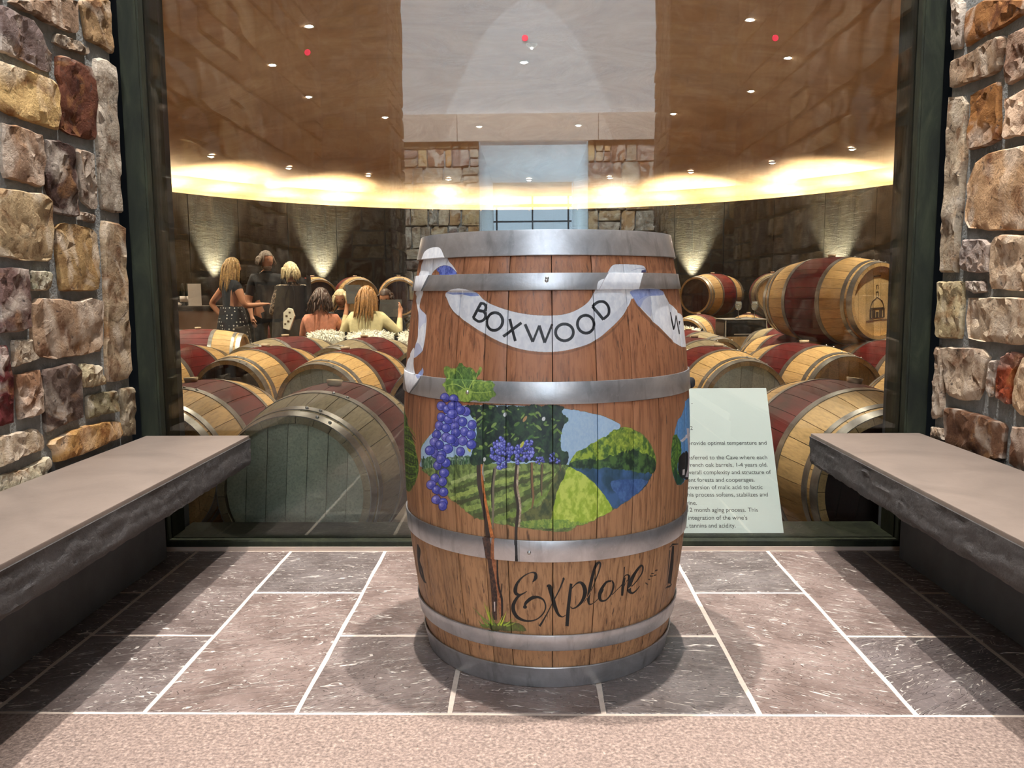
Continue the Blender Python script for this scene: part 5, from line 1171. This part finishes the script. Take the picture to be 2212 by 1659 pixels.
M['eye'] = plain('dark_eye', (40, 28, 22), 0.3, var=0.02); M['lips'] = plain('lips', (150, 78, 70), 0.5, var=0.05)
def cloth(name, col, rough=0.85, var=0.25, sc=30): M[name] = plain(name, col, rough, 0, var, sc, 0.002)
cloth('charcoal_knit', (52, 50, 52)); cloth('black_shirt', (18, 18, 24)); cloth('cream_linen', (216, 204, 158), 0.8, 0.10, 20); cloth('coral_top', (198, 130, 104), 0.8, 0.15, 24); cloth('dark_trousers', (22, 22, 26))
cloth('hair_blonde', (196, 158, 98), 0.45, 0.35, 60); cloth('hair_brown', (70, 46, 34), 0.45, 0.4, 60); cloth('hair_grey', (138, 122, 108), 0.5, 0.3, 60); cloth('hair_pale', (222, 204, 160), 0.5, 0.25, 60); cloth('hair_honey', (168, 122, 72), 0.45, 0.35, 60); cloth('brown_cloth', (92, 76, 56)); cloth('fleece', (255, 252, 238), 0.95, 0.05, 30); cloth('menu_cover', (38, 34, 28), 0.6, 0.1); cloth('shoe', (20, 18, 18), 0.4)
def mat_dots():
    t = NT('polka_dot_cloth'); v = t.coord('Object', (1, 1, 1)); vo = t.node('ShaderNodeTexVoronoi', feature='F1'); vo.inputs['Scale'].default_value = 24; vo.inputs['Randomness'].default_value = 0.12; t.lk(v, vo.inputs['Vector'])
    c = t.ramp(vo.outputs['Distance'], [(0.20, (0.62, 0.60, 0.54)), (0.26, (0.012, 0.012, 0.016))]); return t.fin(c, 0.85)
M['dots'] = mat_dots()
def mat_pattern():
    t = NT('patterned_tunic'); v = t.coord(); a = t.noise(v, 22, 3, 0.5, 2.0); c = t.ramp(a, [(0.44, (0.02, 0.02, 0.025)), (0.5, (0.16, 0.10, 0.06)), (0.62, (0.45, 0.38, 0.28))]); return t.fin(c, 0.8)
M['pattern'] = mat_pattern()
def hair(parent, c, R1, mat, kind, length=0.3, seed=1, sc=1.0):
    rs = np.random.RandomState(seed); mb = MB(); n, m2 = 24, 12; vs = []; keep = []
    for i in range(m2+1):
        t = math.radians(-28)+(math.radians(118))*i/m2
        for k in range(n):
            a = 2*math.pi*k/n; bulge = 1.0+0.05*rs.rand(); x = 0.083*math.cos(t)*math.sin(a)*bulge; y = 0.102*math.cos(t)*math.cos(a)*bulge-0.006; z = 0.125*math.sin(t)*bulge
            vs.append((x, y, z))
    fs = []
    for i in range(m2):
        for k in range(n):
            q = (i*n+k, i*n+(k+1) % n, (i+1)*n+(k+1) % n, (i+1)*n+k); cy = sum(vs[j][1] for j in q)/4; cz = sum(vs[j][2] for j in q)/4
            if cy > 0.035 and cz < 0.070: continue
            if cy > 0.012 and cz < -0.012: continue
            fs.append(q)
    mb.add(vs, fs)
    nst = {'short': 70, 'long': 110, 'curly': 120, 'bob': 90}[kind]
    for s_ in range(nst):
        a = rs.uniform(0.28*math.pi, 1.72*math.pi) if kind != 'short' else rs.uniform(0.35*math.pi, 1.65*math.pi); t = math.radians(rs.uniform(-10, 78))
        x, y, z = 0.084*math.cos(t)*math.sin(a), 0.103*math.cos(t)*math.cos(a)-0.006, 0.126*math.sin(t); p = Vector((x, y, z)); pts = [p]
        L = {'short': 0.07, 'long': length, 'curly': length, 'bob': 0.14}[kind]*rs.uniform(0.75, 1.1); out = Vector((x, y, 0)); out = out.normalized() if out.length > 1e-4 else Vector((0, -1, 0))
        for j in range(1, 6):
            q = Vector(pts[-1]); lat = Vector((out.x, out.y, 0)); dn = L/5*(0.9 if j > 1 else 0.5)
            q = q+Vector((0, 0, -dn))+lat*(0.020 if j == 1 else (0.004 if kind != 'curly' else rs.uniform(-0.010, 0.022)))+Vector((rs.uniform(-1, 1), rs.uniform(-1, 1), 0))*(0.004 if kind != 'curly' else 0.012)
            if z > 0.05 and j <= 2: q = Vector((x*(1+0.22*j), y*(1+0.22*j), z-0.035*j))
            pts.append(q)
        mb.tube(pts, [0.012, 0.013, 0.012, 0.011, 0.008, 0.002], 5)
    mb.v = [tuple(R1 @ Vector(v)*sc+Vector(c)) for v in mb.v]; return mb.build('hair', mat, parent, smooth=True)
def person(label, x, y, rz, hgt, J, mats, heads, hairk, seat=False, zf=-0.40, loose=1.0, nm='person'):
    """J: overrides of joint positions (for a 1.70 m body facing +y); mats: dict region->material index in list"""
    e = empty('person', (x, y, zf), rz, label, 'person'); s_ = hgt/1.70
    D = dict(pel=(0,0,0.95), sp=(0,0.005,1.10), ch=(0,0,1.30), nb=(0,-0.005,1.45), nk=(0,0.01,1.53), lsh=(-0.165,0,1.40), rsh=(0.165,0,1.40), lel=(-0.22,-0.02,1.12), rel=(0.22,-0.02,1.12), lwr=(-0.24,0.05,0.88), rwr=(0.24,0.05,0.88),
             lhp=(-0.09,0,0.90), rhp=(0.09,0,0.90), lkn=(-0.10,0.03,0.50), rkn=(0.10,0.03,0.50), lan=(-0.10,-0.02,0.09), ran=(0.10,-0.02,0.09), lto=(-0.12,0.14,0.035), rto=(0.12,0.14,0.035), head=(0,0.03,1.625))
    if seat:
        dz = -0.46; D = {k: (v[0], v[1], v[2]+dz) for k, v in D.items()}
        D.update(lhp=(-0.10,0.02,0.47), rhp=(0.10,0.02,0.47), lkn=(-0.12,0.44,0.48), rkn=(0.12,0.44,0.48), lan=(-0.12,0.44,0.10), ran=(0.12,0.44,0.10), lto=(-0.13,0.58,0.04), rto=(0.13,0.58,0.04))
    D.update(J); D = {k: (v[0]*s_, v[1]*s_, v[2]*s_) for k, v in D.items()}; lw = loose
    top, arm, leg, sk = mats['top'], mats['arm'], mats['leg'], 0
    V = []; ix = {}; E_ = []
    def add(k, r, m_): ix[k] = len(V); V.append((D[k], (r[0]*s_, r[1]*s_), m_))
    add('pel', (0.155*lw, 0.115*lw), mats.get('pel', leg)); add('sp', (0.135*lw, 0.10*lw), top); add('ch', (0.155*lw, 0.112*lw), top); add('nb', (0.085, 0.07), top); add('nk', (0.052, 0.054), sk)
    for a in 'lr':
        add(a+'sh', (0.066*lw, 0.066*lw), top); mid = tuple((D[a+'sh'][i]+D[a+'el'][i])/2 for i in range(3)); D[a+'um'] = tuple(q/s_ for q in mid); D[a+'um'] = mid
        add(a+'um', (0.052*lw, 0.052*lw), mats.get('up', arm)); add(a+'el', (0.043*lw, 0.043*lw), arm); fm = tuple(D[a+'el'][i]*0.55+D[a+'wr'][i]*0.45 for i in range(3)); D[a+'fm'] = fm; add(a+'fm', (0.038, 0.038), mats.get('fore', arm)); add(a+'wr', (0.026, 0.024), sk)
        add(a+'hp', (0.098*lw, 0.098*lw), leg); add(a+'kn', (0.062, 0.062), leg); add(a+'an', (0.040, 0.040), mats.get('ank', leg)); add(a+'to', (0.036, 0.032), mats['shoe'])
    ed = [('pel', 'sp'), ('sp', 'ch'), ('ch', 'nb'), ('nb', 'nk')]
    for a in 'lr': ed += [('ch', a+'sh'), (a+'sh', a+'um'), (a+'um', a+'el'), (a+'el', a+'fm'), (a+'fm', a+'wr'), ('pel', a+'hp'), (a+'hp', a+'kn'), (a+'kn', a+'an'), (a+'an', a+'to')]
    E_ = [(ix[a], ix[b]) for a, b in ed]
    for a, sd in (('l', -1), ('r', 1)):
        dv = Vector(D[a+'wr'])-Vector(D[a+'el']); nr = mats.get(a+'n', (sd*0.9, 0.2, 0.3)); add_hand(V, E_, ix[a+'wr'], dv, nr, sd, sk, 0.6, s_)
    me = skin_mesh('body', V, E_, [M['skin'], M['eye'], M['lips']]+mats['list'], 0, 1)
    # bodies carry their head in the same mesh
    hb_, R1 = head_mesh(D['head'], heads[0], heads[1], s_); hm = hb_.mesh('head_tmp', True); bm = bmesh.new(); bm.from_mesh(me); bm.from_mesh(hm); bm.to_mesh(me); bm.free(); bpy.data.meshes.remove(hm)
    o = bpy.data.objects.new('body', me); C.objects.link(o); o.parent = e
    hair(e, D['head'], R1, hairk[0], hairk[1], hairk[2] if len(hairk) > 2 else 0.3, int(abs(x)*100) % 97, s_)
    return e, D
def at_d(px, d): r = ray(px, 626); return r[0]/r[1]*d
def skirt(parent, z1, z0, r1, r0, mat, name='skirt', folds=9, amp=0.012, flat=0.78, n=72, cx=0, cy=0):
    mb = MB(); m_ = 14; vs = []; fs = []
    for i in range(m_+1):
        q = i/m_; z = z1+(z0-z1)*q; r = r1+(r0-r1)*q**0.8
        for k in range(n):
            a = 2*math.pi*k/n; rr = r+amp*q*math.sin(folds*a+1.3*math.sin(a)); vs.append((cx+rr*math.cos(a), cy+rr*flat*math.sin(a), z))
    fs = [(i*n+k, i*n+(k+1) % n, (i+1)*n+(k+1) % n, (i+1)*n+k) for i in range(m_) for k in range(n)]
    return mb.add(vs, fs).build(name, mat, parent, smooth=True)
ST = [M['black_shirt'], M['dark_trousers'], M['shoe'], M['cream_linen'], M['coral_top'], M['charcoal_knit'], M['pattern'], M['brown_cloth']]
BLK, TRO, SHO, CRM, COR, CHA, PAT, BRN = 3, 4, 5, 6, 7, 8, 9, 10
p1, D1 = person('standing woman with long blonde hair, black sleeveless top and dotted skirt, reaching out one hand', at_d(500, 9.95), 9.95, R_(-48), 1.60,
    dict(rel=(0.26,0.06,1.13), rwr=(0.20,0.32,1.15), lel=(-0.34,-0.14,1.16), lwr=(-0.18,-0.06,0.98)), dict(list=ST, top=BLK, arm=0, leg=0, pel=BLK, shoe=SHO, up=0, rn=(0, 0, 1)), (R_(-6), R_(-6)), (M['hair_blonde'], 'long', 0.40))
skirt(p1, 1.06, 0.42, 0.165, 0.30, M['dots'], 'skirt')
p2, D2 = person('tall grey-haired man in a black shirt standing between the two standing women', at_d(577, 10.5), 10.5, R_(-152), 1.70,
    dict(rel=(0.24,0.0,1.12), rwr=(0.22,0.12,0.92), lel=(-0.24,0.03,1.12), lwr=(-0.16,0.24,1.02)), dict(list=ST, top=BLK, arm=0, leg=TRO, shoe=SHO, up=BLK), (R_(28), R_(-4)), (M['hair_grey'], 'short'), loose=1.16)
bm_ = MB(); bm_.ball((0, 0.0, -0.085), (0.052, 0.085, 0.036), 14); R1 = Matrix.Rotation(R_(28), 3, 'Z'); s_ = 1.0; bm_.v = [tuple(R1 @ Vector(v)*s_*1.0+Vector(D2['head'])) for v in bm_.v]; bm_.build('beard', M['hair_grey'], p2, smooth=True)
p3, D3 = person('woman with short pale hair seen from behind, in a dark patterned tunic and grey shawl', at_d(630, 9.50), 9.50, R_(38), 1.53,
    dict(lel=(-0.24,0.06,1.10), lwr=(-0.14,0.26,1.06), rel=(0.23,0.04,1.10), rwr=(0.10,0.24,1.02)), dict(list=ST, top=PAT, arm=PAT, leg=TRO, shoe=SHO), (R_(10), R_(4)), (M['hair_pale'], 'bob'), loose=1.18)
skirt(p3, 1.30, 0.55, 0.19, 0.25, M['black_shirt'], 'tunic', 7, 0.01)
sm = MB(); vs = []; nn, mm = 16, 20
for i in range(mm+1):
    q = i/mm
    for k in range(nn+1):
        a = R_(-75+150*k/nn); r = 0.20+0.035*q+0.010*math.sin(k*2.4)*q+0.004*math.sin(k*5.1); vs.append((0.075+r*math.cos(a)*0.72, r*math.sin(a)*0.85, 1.40-0.92*q-0.03*math.cos(a*2)))
sm.add(vs, [(i*(nn+1)+k, i*(nn+1)+k+1, (i+1)*(nn+1)+k+1, (i+1)*(nn+1)+k) for i in range(mm) for k in range(nn)]); sm.build('shawl', M['charcoal_knit'], p3, smooth=True)
# white patterned bag held in front of her
cloth('white_bag', (236, 232, 212), 0.7, 0.06, 20)
hb_ = empty('handbag', (at_d(618, 9.26), 9.26, 0.50), R_(-14), 'white patterned flat bag carried by the woman with short pale hair', 'bag')
bgm = MB(); pts = [(-0.05,-0.08),(0.03,-0.10),(0.10,0.06),(0.075,0.14),(0.02,0.15),(-0.04,0.10)]; bgm.add([(x, -0.012, z) for x, z in pts]+[(x, 0.012, z) for x, z in pts], [tuple(range(6)), tuple(range(11, 5, -1))]+[(i, 6+i, 6+(i+1) % 6, (i+1) % 6) for i in range(6)]); bgm.build('pouch', M['white_bag'], hb_, bevel=0.006)
for (x, z, r) in ((0.0,0.06,0.014),(0.04,0.10,0.012),(0.02,0.0,0.014),(0.05,0.03,0.010),(-0.02,-0.03,0.012)): MB().box((x-r, -0.0135, z-r*0.8), (x+r, -0.011, z+r*0.8)).build('printed_patch', M['brown_cloth'], hb_)
sb_ = MB(); sb_.tube([(-0.03,0,0.10),(-0.02,0.02,0.30),(0.04,0.05,0.44),(0.09,0.03,0.30),(0.09,0,0.12)], 0.006, 6).build('strap', M['black_shirt'], hb_)
def chair(x, y, rz, lab, w=0.46):
    e = empty('dining_chair', (x, y, -0.40), rz, lab, 'chair', 'chairs draped with sheepskins'); MB().box((-w/2, -0.22, 0.43), (w/2, 0.22, 0.46)).build('seat', M['menu_cover'], e, bevel=0.01)
    for sx in (-1, 1):
        for sy in (-1, 1):
            MB().tube([(sx*(w/2-0.03), sy*0.19, 0.44), (sx*(w/2-0.01), sy*0.22, 0.0)], 0.011, 8).build('leg', M['fixture'], e)
        MB().tube([(sx*(w/2-0.03), -0.20, 0.44), (sx*(w/2-0.02), -0.25, 0.80)], 0.011, 8).build('back_post', M['fixture'], e)
    MB().box((-w/2+0.09, -0.262, 0.55), (w/2-0.09, -0.242, 0.765)).build('backrest', M['menu_cover'], e, bevel=0.008); return e
def sheepskin(x, y, rz, w, lab, grp='sheepskins over the chair backs'):
    e = empty('sheepskin', (x, y, -0.40), rz, lab, 'rug', grp); rs = np.random.RandomState(int(abs(x)*1000) % 999); mb = MB(); H0 = 0.80; hw = w/2; hh = 0.165
    def top(u): return H0-0.035*u*u
    def half(u): return 0.035+hh*math.sqrt(max(0, 1-u*u))*1.15
    for i in range(1700):
        u = rs.uniform(-0.97, 0.97); v = rs.rand(); front = rs.rand() < 0.68; drop = v*half(u)
        roll = min(1, drop/0.04); Y = -0.252+(-0.042 if front else 0.035)*math.sin(roll*math.pi/2); Z = top(u)-drop*0.98+0.012*(1-roll)
        n_ = Vector((u*0.4, (-1 if front else 1)*roll*0.7, 0.9-roll)); dn = Vector((u*0.55*rs.rand()+rs.uniform(-.5, .5), rs.uniform(-.4, .4), -0.6*roll+rs.uniform(-.3, .3))); d = (n_+dn).normalized(); L = rs.uniform(0.03, 0.05)
        a = Vector((u*hw*0.92, Y, Z)); t1 = d.orthogonal().normalized()*0.010; t2 = d.cross(t1); n0 = len(mb.v); tip = a+d*L+Vector((0, 0, -0.010))
        mb.v += [tuple(a+t1-d*0.01), tuple(a-t1*0.5+t2*0.87-d*0.01), tuple(a-t1*0.5-t2*0.87-d*0.01), tuple(tip)]; mb.f += [(n0, n0+1, n0+3), (n0+1, n0+2, n0+3), (n0+2, n0, n0+3)]; mb.mi += [0, 0, 0]
    o = mb.build('wool', M['fleece'], e); o['kind'] = 'stuff'
    hd = MB(); vs = []; kk_ = 20
    for (yo, f) in ((-0.036, 1.0), (-0.040, 0.6), (-0.036, 0.2), (-0.018, 0.0), (0.012, 0.0), (0.034, 0.2), (0.036, 0.9)):
        for k in range(kk_+1): u = -1+2*k/kk_; vs.append((u*hw*0.93, -0.252+yo, top(u)-half(u)*f*0.95-(0.01 if f else 0)))
    hd.add(vs, [(i*(kk_+1)+k, i*(kk_+1)+k+1, (i+1)*(kk_+1)+k+1, (i+1)*(kk_+1)+k) for i in range(6) for k in range(kk_)]); hd.build('hide', M['fleece'], e, smooth=True); return e
for px, yy, w, la in ((702, 9.08, 0.42, 'under the woman in a coral top'), (799, 8.95, 0.52, 'under the woman in a cream shirt'), (905, 8.95, 0.46, 'half hidden by the painted barrel'), (1476, 9.3, 0.40, 'right of the painted barrel')):
    x = at_d(px, yy-0.25); chair(x, yy, 0, 'dark dining chair '+la); sheepskin(x, yy, 0, w, 'fluffy white sheepskin over the chair back '+la)
p4, D4 = person('seated woman with wavy brown hair and coral top, her back to the window', at_d(692, 9.12), 9.12, R_(4), 1.68, dict(lel=(-0.24,0.10,0.70), lwr=(-0.10,0.30,0.80), rel=(0.24,0.10,0.70), rwr=(0.12,0.32,0.84)), dict(list=ST, top=COR, arm=COR, leg=TRO, shoe=SHO), (R_(-10), R_(-8)), (M['hair_brown'], 'curly', 0.20), seat=True)
p5, D5 = person('seated woman with long blonde hair and cream shirt, elbows raised around a menu', at_d(791, 9.02), 9.02, R_(-4), 1.70, dict(lel=(-0.30,0.06,0.74), lwr=(-0.27,0.16,1.04), rel=(0.34,0.06,0.76), rwr=(0.33,0.18,0.98)), dict(list=ST, top=CRM, arm=CRM, leg=TRO, shoe=SHO), (R_(-14), R_(-8)), (M['hair_honey'], 'long', 0.34), seat=True, loose=1.22)
p6, D6 = person('woman with short light hair facing the window across the dining table', at_d(737, 10.55), 10.55, R_(176), 1.66, dict(lel=(-0.24,0.10,0.72), lwr=(-0.12,0.32,0.82), rel=(0.24,0.10,0.72), rwr=(0.12,0.32,0.82)), dict(list=ST, top=BLK, arm=BLK, leg=TRO, shoe=SHO), (R_(8), R_(-14)), (M['hair_pale'], 'bob'), seat=True)
p7, D7 = person('dark-haired person bent low across the table beside the long blonde hair', at_d(833, 10.55), 10.55, R_(184), 1.66, dict(lel=(-0.24,0.10,0.72), lwr=(-0.12,0.32,0.82), rel=(0.24,0.10,0.72), rwr=(0.12,0.32,0.82)), dict(list=ST, top=BLK, arm=BLK, leg=TRO, shoe=SHO), (R_(-12), R_(-16)), (M['hair_brown'], 'short'), seat=True)
for (x, y, z, rz, rx, w, h, lab) in ((at_d(764, 9.22), 9.22, 0.80, 20, -30, 0.17, 0.24, 'dark menu held up by the blonde woman in the cream shirt'), (at_d(842, 9.25), 9.25, 0.64, -12, -18, 0.26, 0.20, 'dark menu held open at the right of the blonde woman')):
    e = empty('menu', (x, y, z), 0, lab, 'menu'); e.rotation_euler = (R_(rx), 0, R_(rz))
    MB().box((-w/2, 0, -h/2), (0.0, 0.004, h/2)).build('cover', M['menu_cover'], e); MB().box((0.0, 0, -h/2), (w/2, 0.004, h/2)).build('cover', M['menu_cover'], e)
# dining table, plates and glasses
tb = empty('dining_table', (at_d(800, 9.95), 9.95, -0.40), 0, 'long dark dining table between the seated people', 'table')
MB().box((-0.75, -0.38, 0.70), (0.75, 0.38, 0.735)).build('tabletop', M['menu_cover'], tb, bevel=0.006)
for sx in (-1, 1):
    for sy in (-1, 1): MB().box((sx*0.67-0.03, sy*0.3-0.03, 0), (sx*0.67+0.03, sy*0.3+0.03, 0.70)).build('leg', M['fixture'], tb)
def mat_clear():
    t = NT('clear_glassware'); t.b.inputs['Roughness'].default_value = 0.05; t.b.inputs['Transmission Weight'].default_value = 0.9; t.b.inputs['Base Color'].default_value = (0.9, 0.95, 0.93, 1); return t.m
M['clear'] = mat_clear()
def wineglass(x, y, z, lab, grp):
    e = empty('wine_glass', (x, y, z), 0, lab, 'glass', grp)
    MB().lathe([(0.0, 0.0), (0.034, 0.002), (0.034, 0.004), (0.004, 0.010), (0.003, 0.085), (0.0, 0.085)], 20).build('stem', M['clear'], e, smooth=True)
    MB().lathe([(0.003, 0.085), (0.025, 0.098), (0.038, 0.125), (0.036, 0.160), (0.029, 0.190), (0.0275, 0.190), (0.034, 0.160), (0.036, 0.126), (0.0, 0.092)], 20).build('bowl', M['clear'], e, smooth=True)
for k, (px, yy) in enumerate(((735, 9.72), (756, 9.78))): wineglass(at_d(px, yy), yy, 0.3355, ('left' if k == 0 else 'right')+' one of two wine glasses on the dining table', 'wine glasses on the dining table')
# serving counter on the left
sx0, sx1, yc_ = at_d(370, 10.95), at_d(556, 10.95), 11.0
sc_ = empty('serving_counter', ((sx0+sx1)/2, yc_, -0.40), 0, 'black serving counter with a pale front panel behind the woman with the dotted skirt', 'counter'); hw = (sx1-sx0)/2
MB().box((-hw, -0.30, 1.02), (hw, 0.30, 1.055)).build('worktop', M['menu_cover'], sc_, bevel=0.004); cloth('taupe_panel', (176, 150, 132), 0.7, 0.05, 4)
MB().box((-hw, -0.27, 0), (-hw+0.13, 0.27, 1.02)).build('end_leg', M['fixture'], sc_); MB().box((hw-0.10, -0.27, 0), (hw, 0.27, 1.02)).build('end_leg', M['fixture'], sc_)
MB().box((-hw+0.13, -0.26, 0.25), (hw-0.10, -0.24, 0.99)).build('front_panel', M['taupe_panel'], sc_); ZT = 0.6555
cloth('bottle_glass', (14, 20, 14), 0.15, 0.05); cloth('white_card', (232, 222, 212), 0.7, 0.03)
for k, (px, lab) in enumerate(((394, 'dark wine bottle at the left on the serving counter'), (401, 'dark wine bottle touching the white card on the serving counter'))):
    e = empty('wine_bottle', (at_d(px, 10.95), 10.95+0.05*k, ZT), 0, lab, 'bottle', 'wine bottles on the serving counter')
    MB().lathe([(0, 0), (0.036, 0.0), (0.038, 0.01), (0.038, 0.18), (0.030, 0.205), (0.015, 0.235), (0.014, 0.295), (0.0, 0.297)], 20).build('glass_body', M['bottle_glass'], e, smooth=True)
    MB().lathe([(0.0385, 0.05), (0.0388, 0.05), (0.0388, 0.13), (0.0385, 0.13)], 20).build('label_band', M['white_card'], e, smooth=True)
e = empty('menu_card', (at_d(420, 10.85), 10.85, ZT), R_(6), 'upright white card standing on the serving counter', 'card'); MB().box((-0.085, -0.003, 0.006), (0.085, 0.003, 0.29)).build('card', M['white_card'], e); MB().box((-0.095, -0.03, 0), (0.095, 0.03, 0.006)).build('base', M['white_card'], e)
e = empty('bowl', (at_d(384, 10.9), 10.9, ZT), 0, 'small white bowl at the left end of the serving counter', 'bowl'); MB().lathe([(0, 0), (0.03, 0.0), (0.045, 0.030), (0.042, 0.030), (0.026, 0.006), (0, 0.006)], 20).build('dish', M['white_card'], e, smooth=True); MB().ball((0, 0, 0.03), (0.03, 0.03, 0.016), 10).build('napkin', M['white_card'], e, smooth=True)
e = empty('glass_rack', (at_d(526, 11.0), 11.0, ZT), 0, 'wire rack of bright glasses on the counter behind the reaching hand', 'rack')
for i in range(5): MB().box((-0.09+0.045*i-0.002, -0.07, 0), (-0.09+0.045*i+0.002, -0.066, 0.17)).build('wire', M['rivet'], e)
for j in range(4): MB().box((-0.092, -0.071, 0.055*j), (0.092, -0.067, 0.055*j+0.004)).build('wire', M['rivet'], e)
for i in range(4):
    for j in range(3): MB().lathe([(0.0, 0.0), (0.014, 0.0), (0.017, 0.045), (0, 0.045)], 10, cx=-0.0675+0.045*i, cy=0).build('tumbler', M['white_card'], e, loc=(0, 0, 0.005+0.055*j), smooth=True)
# dark draped table with chrome rims and glasses, right of the painted barrel
tx, ty = at_d(1602, 9.35), 9.35
cloth('gloss_black', (10, 10, 12), 0.2, 0.05)
e = empty('drinks_cart', (tx, ty, -0.40), R_(3), 'black drinks cart with chrome rims between the right barrels', 'cart'); hw = 0.235
MB().box((-hw, -0.2, 0.70), (hw, 0.2, 0.885)).build('tub', M['gloss_black'], e, bevel=0.03); MB().box((-hw-0.008, -0.21, 0.885), (hw+0.008, 0.21, 0.895)).build('rim', M['rivet'], e, bevel=0.003); MB().box((-hw+0.1, -0.207, 0.722), (hw-0.08, -0.200, 0.735)).build('handle', M['rivet'], e)
for sx in (-1, 1):
    for sy in (-1, 1): MB().tube([(sx*(hw-0.01), sy*0.19, 0.0), (sx*(hw-0.01), sy*0.19, 0.88)], 0.009, 8).build('leg', M['rivet'], e)
wineglass(tx-0.03, ty, 0.4955, 'wine glass standing in the middle of the black drinks cart', 'wine glasses on the drinks cart'); wineglass(tx+0.15, ty, 0.4955, 'wine glass standing at the right end of the black drinks cart', 'wine glasses on the drinks cart')
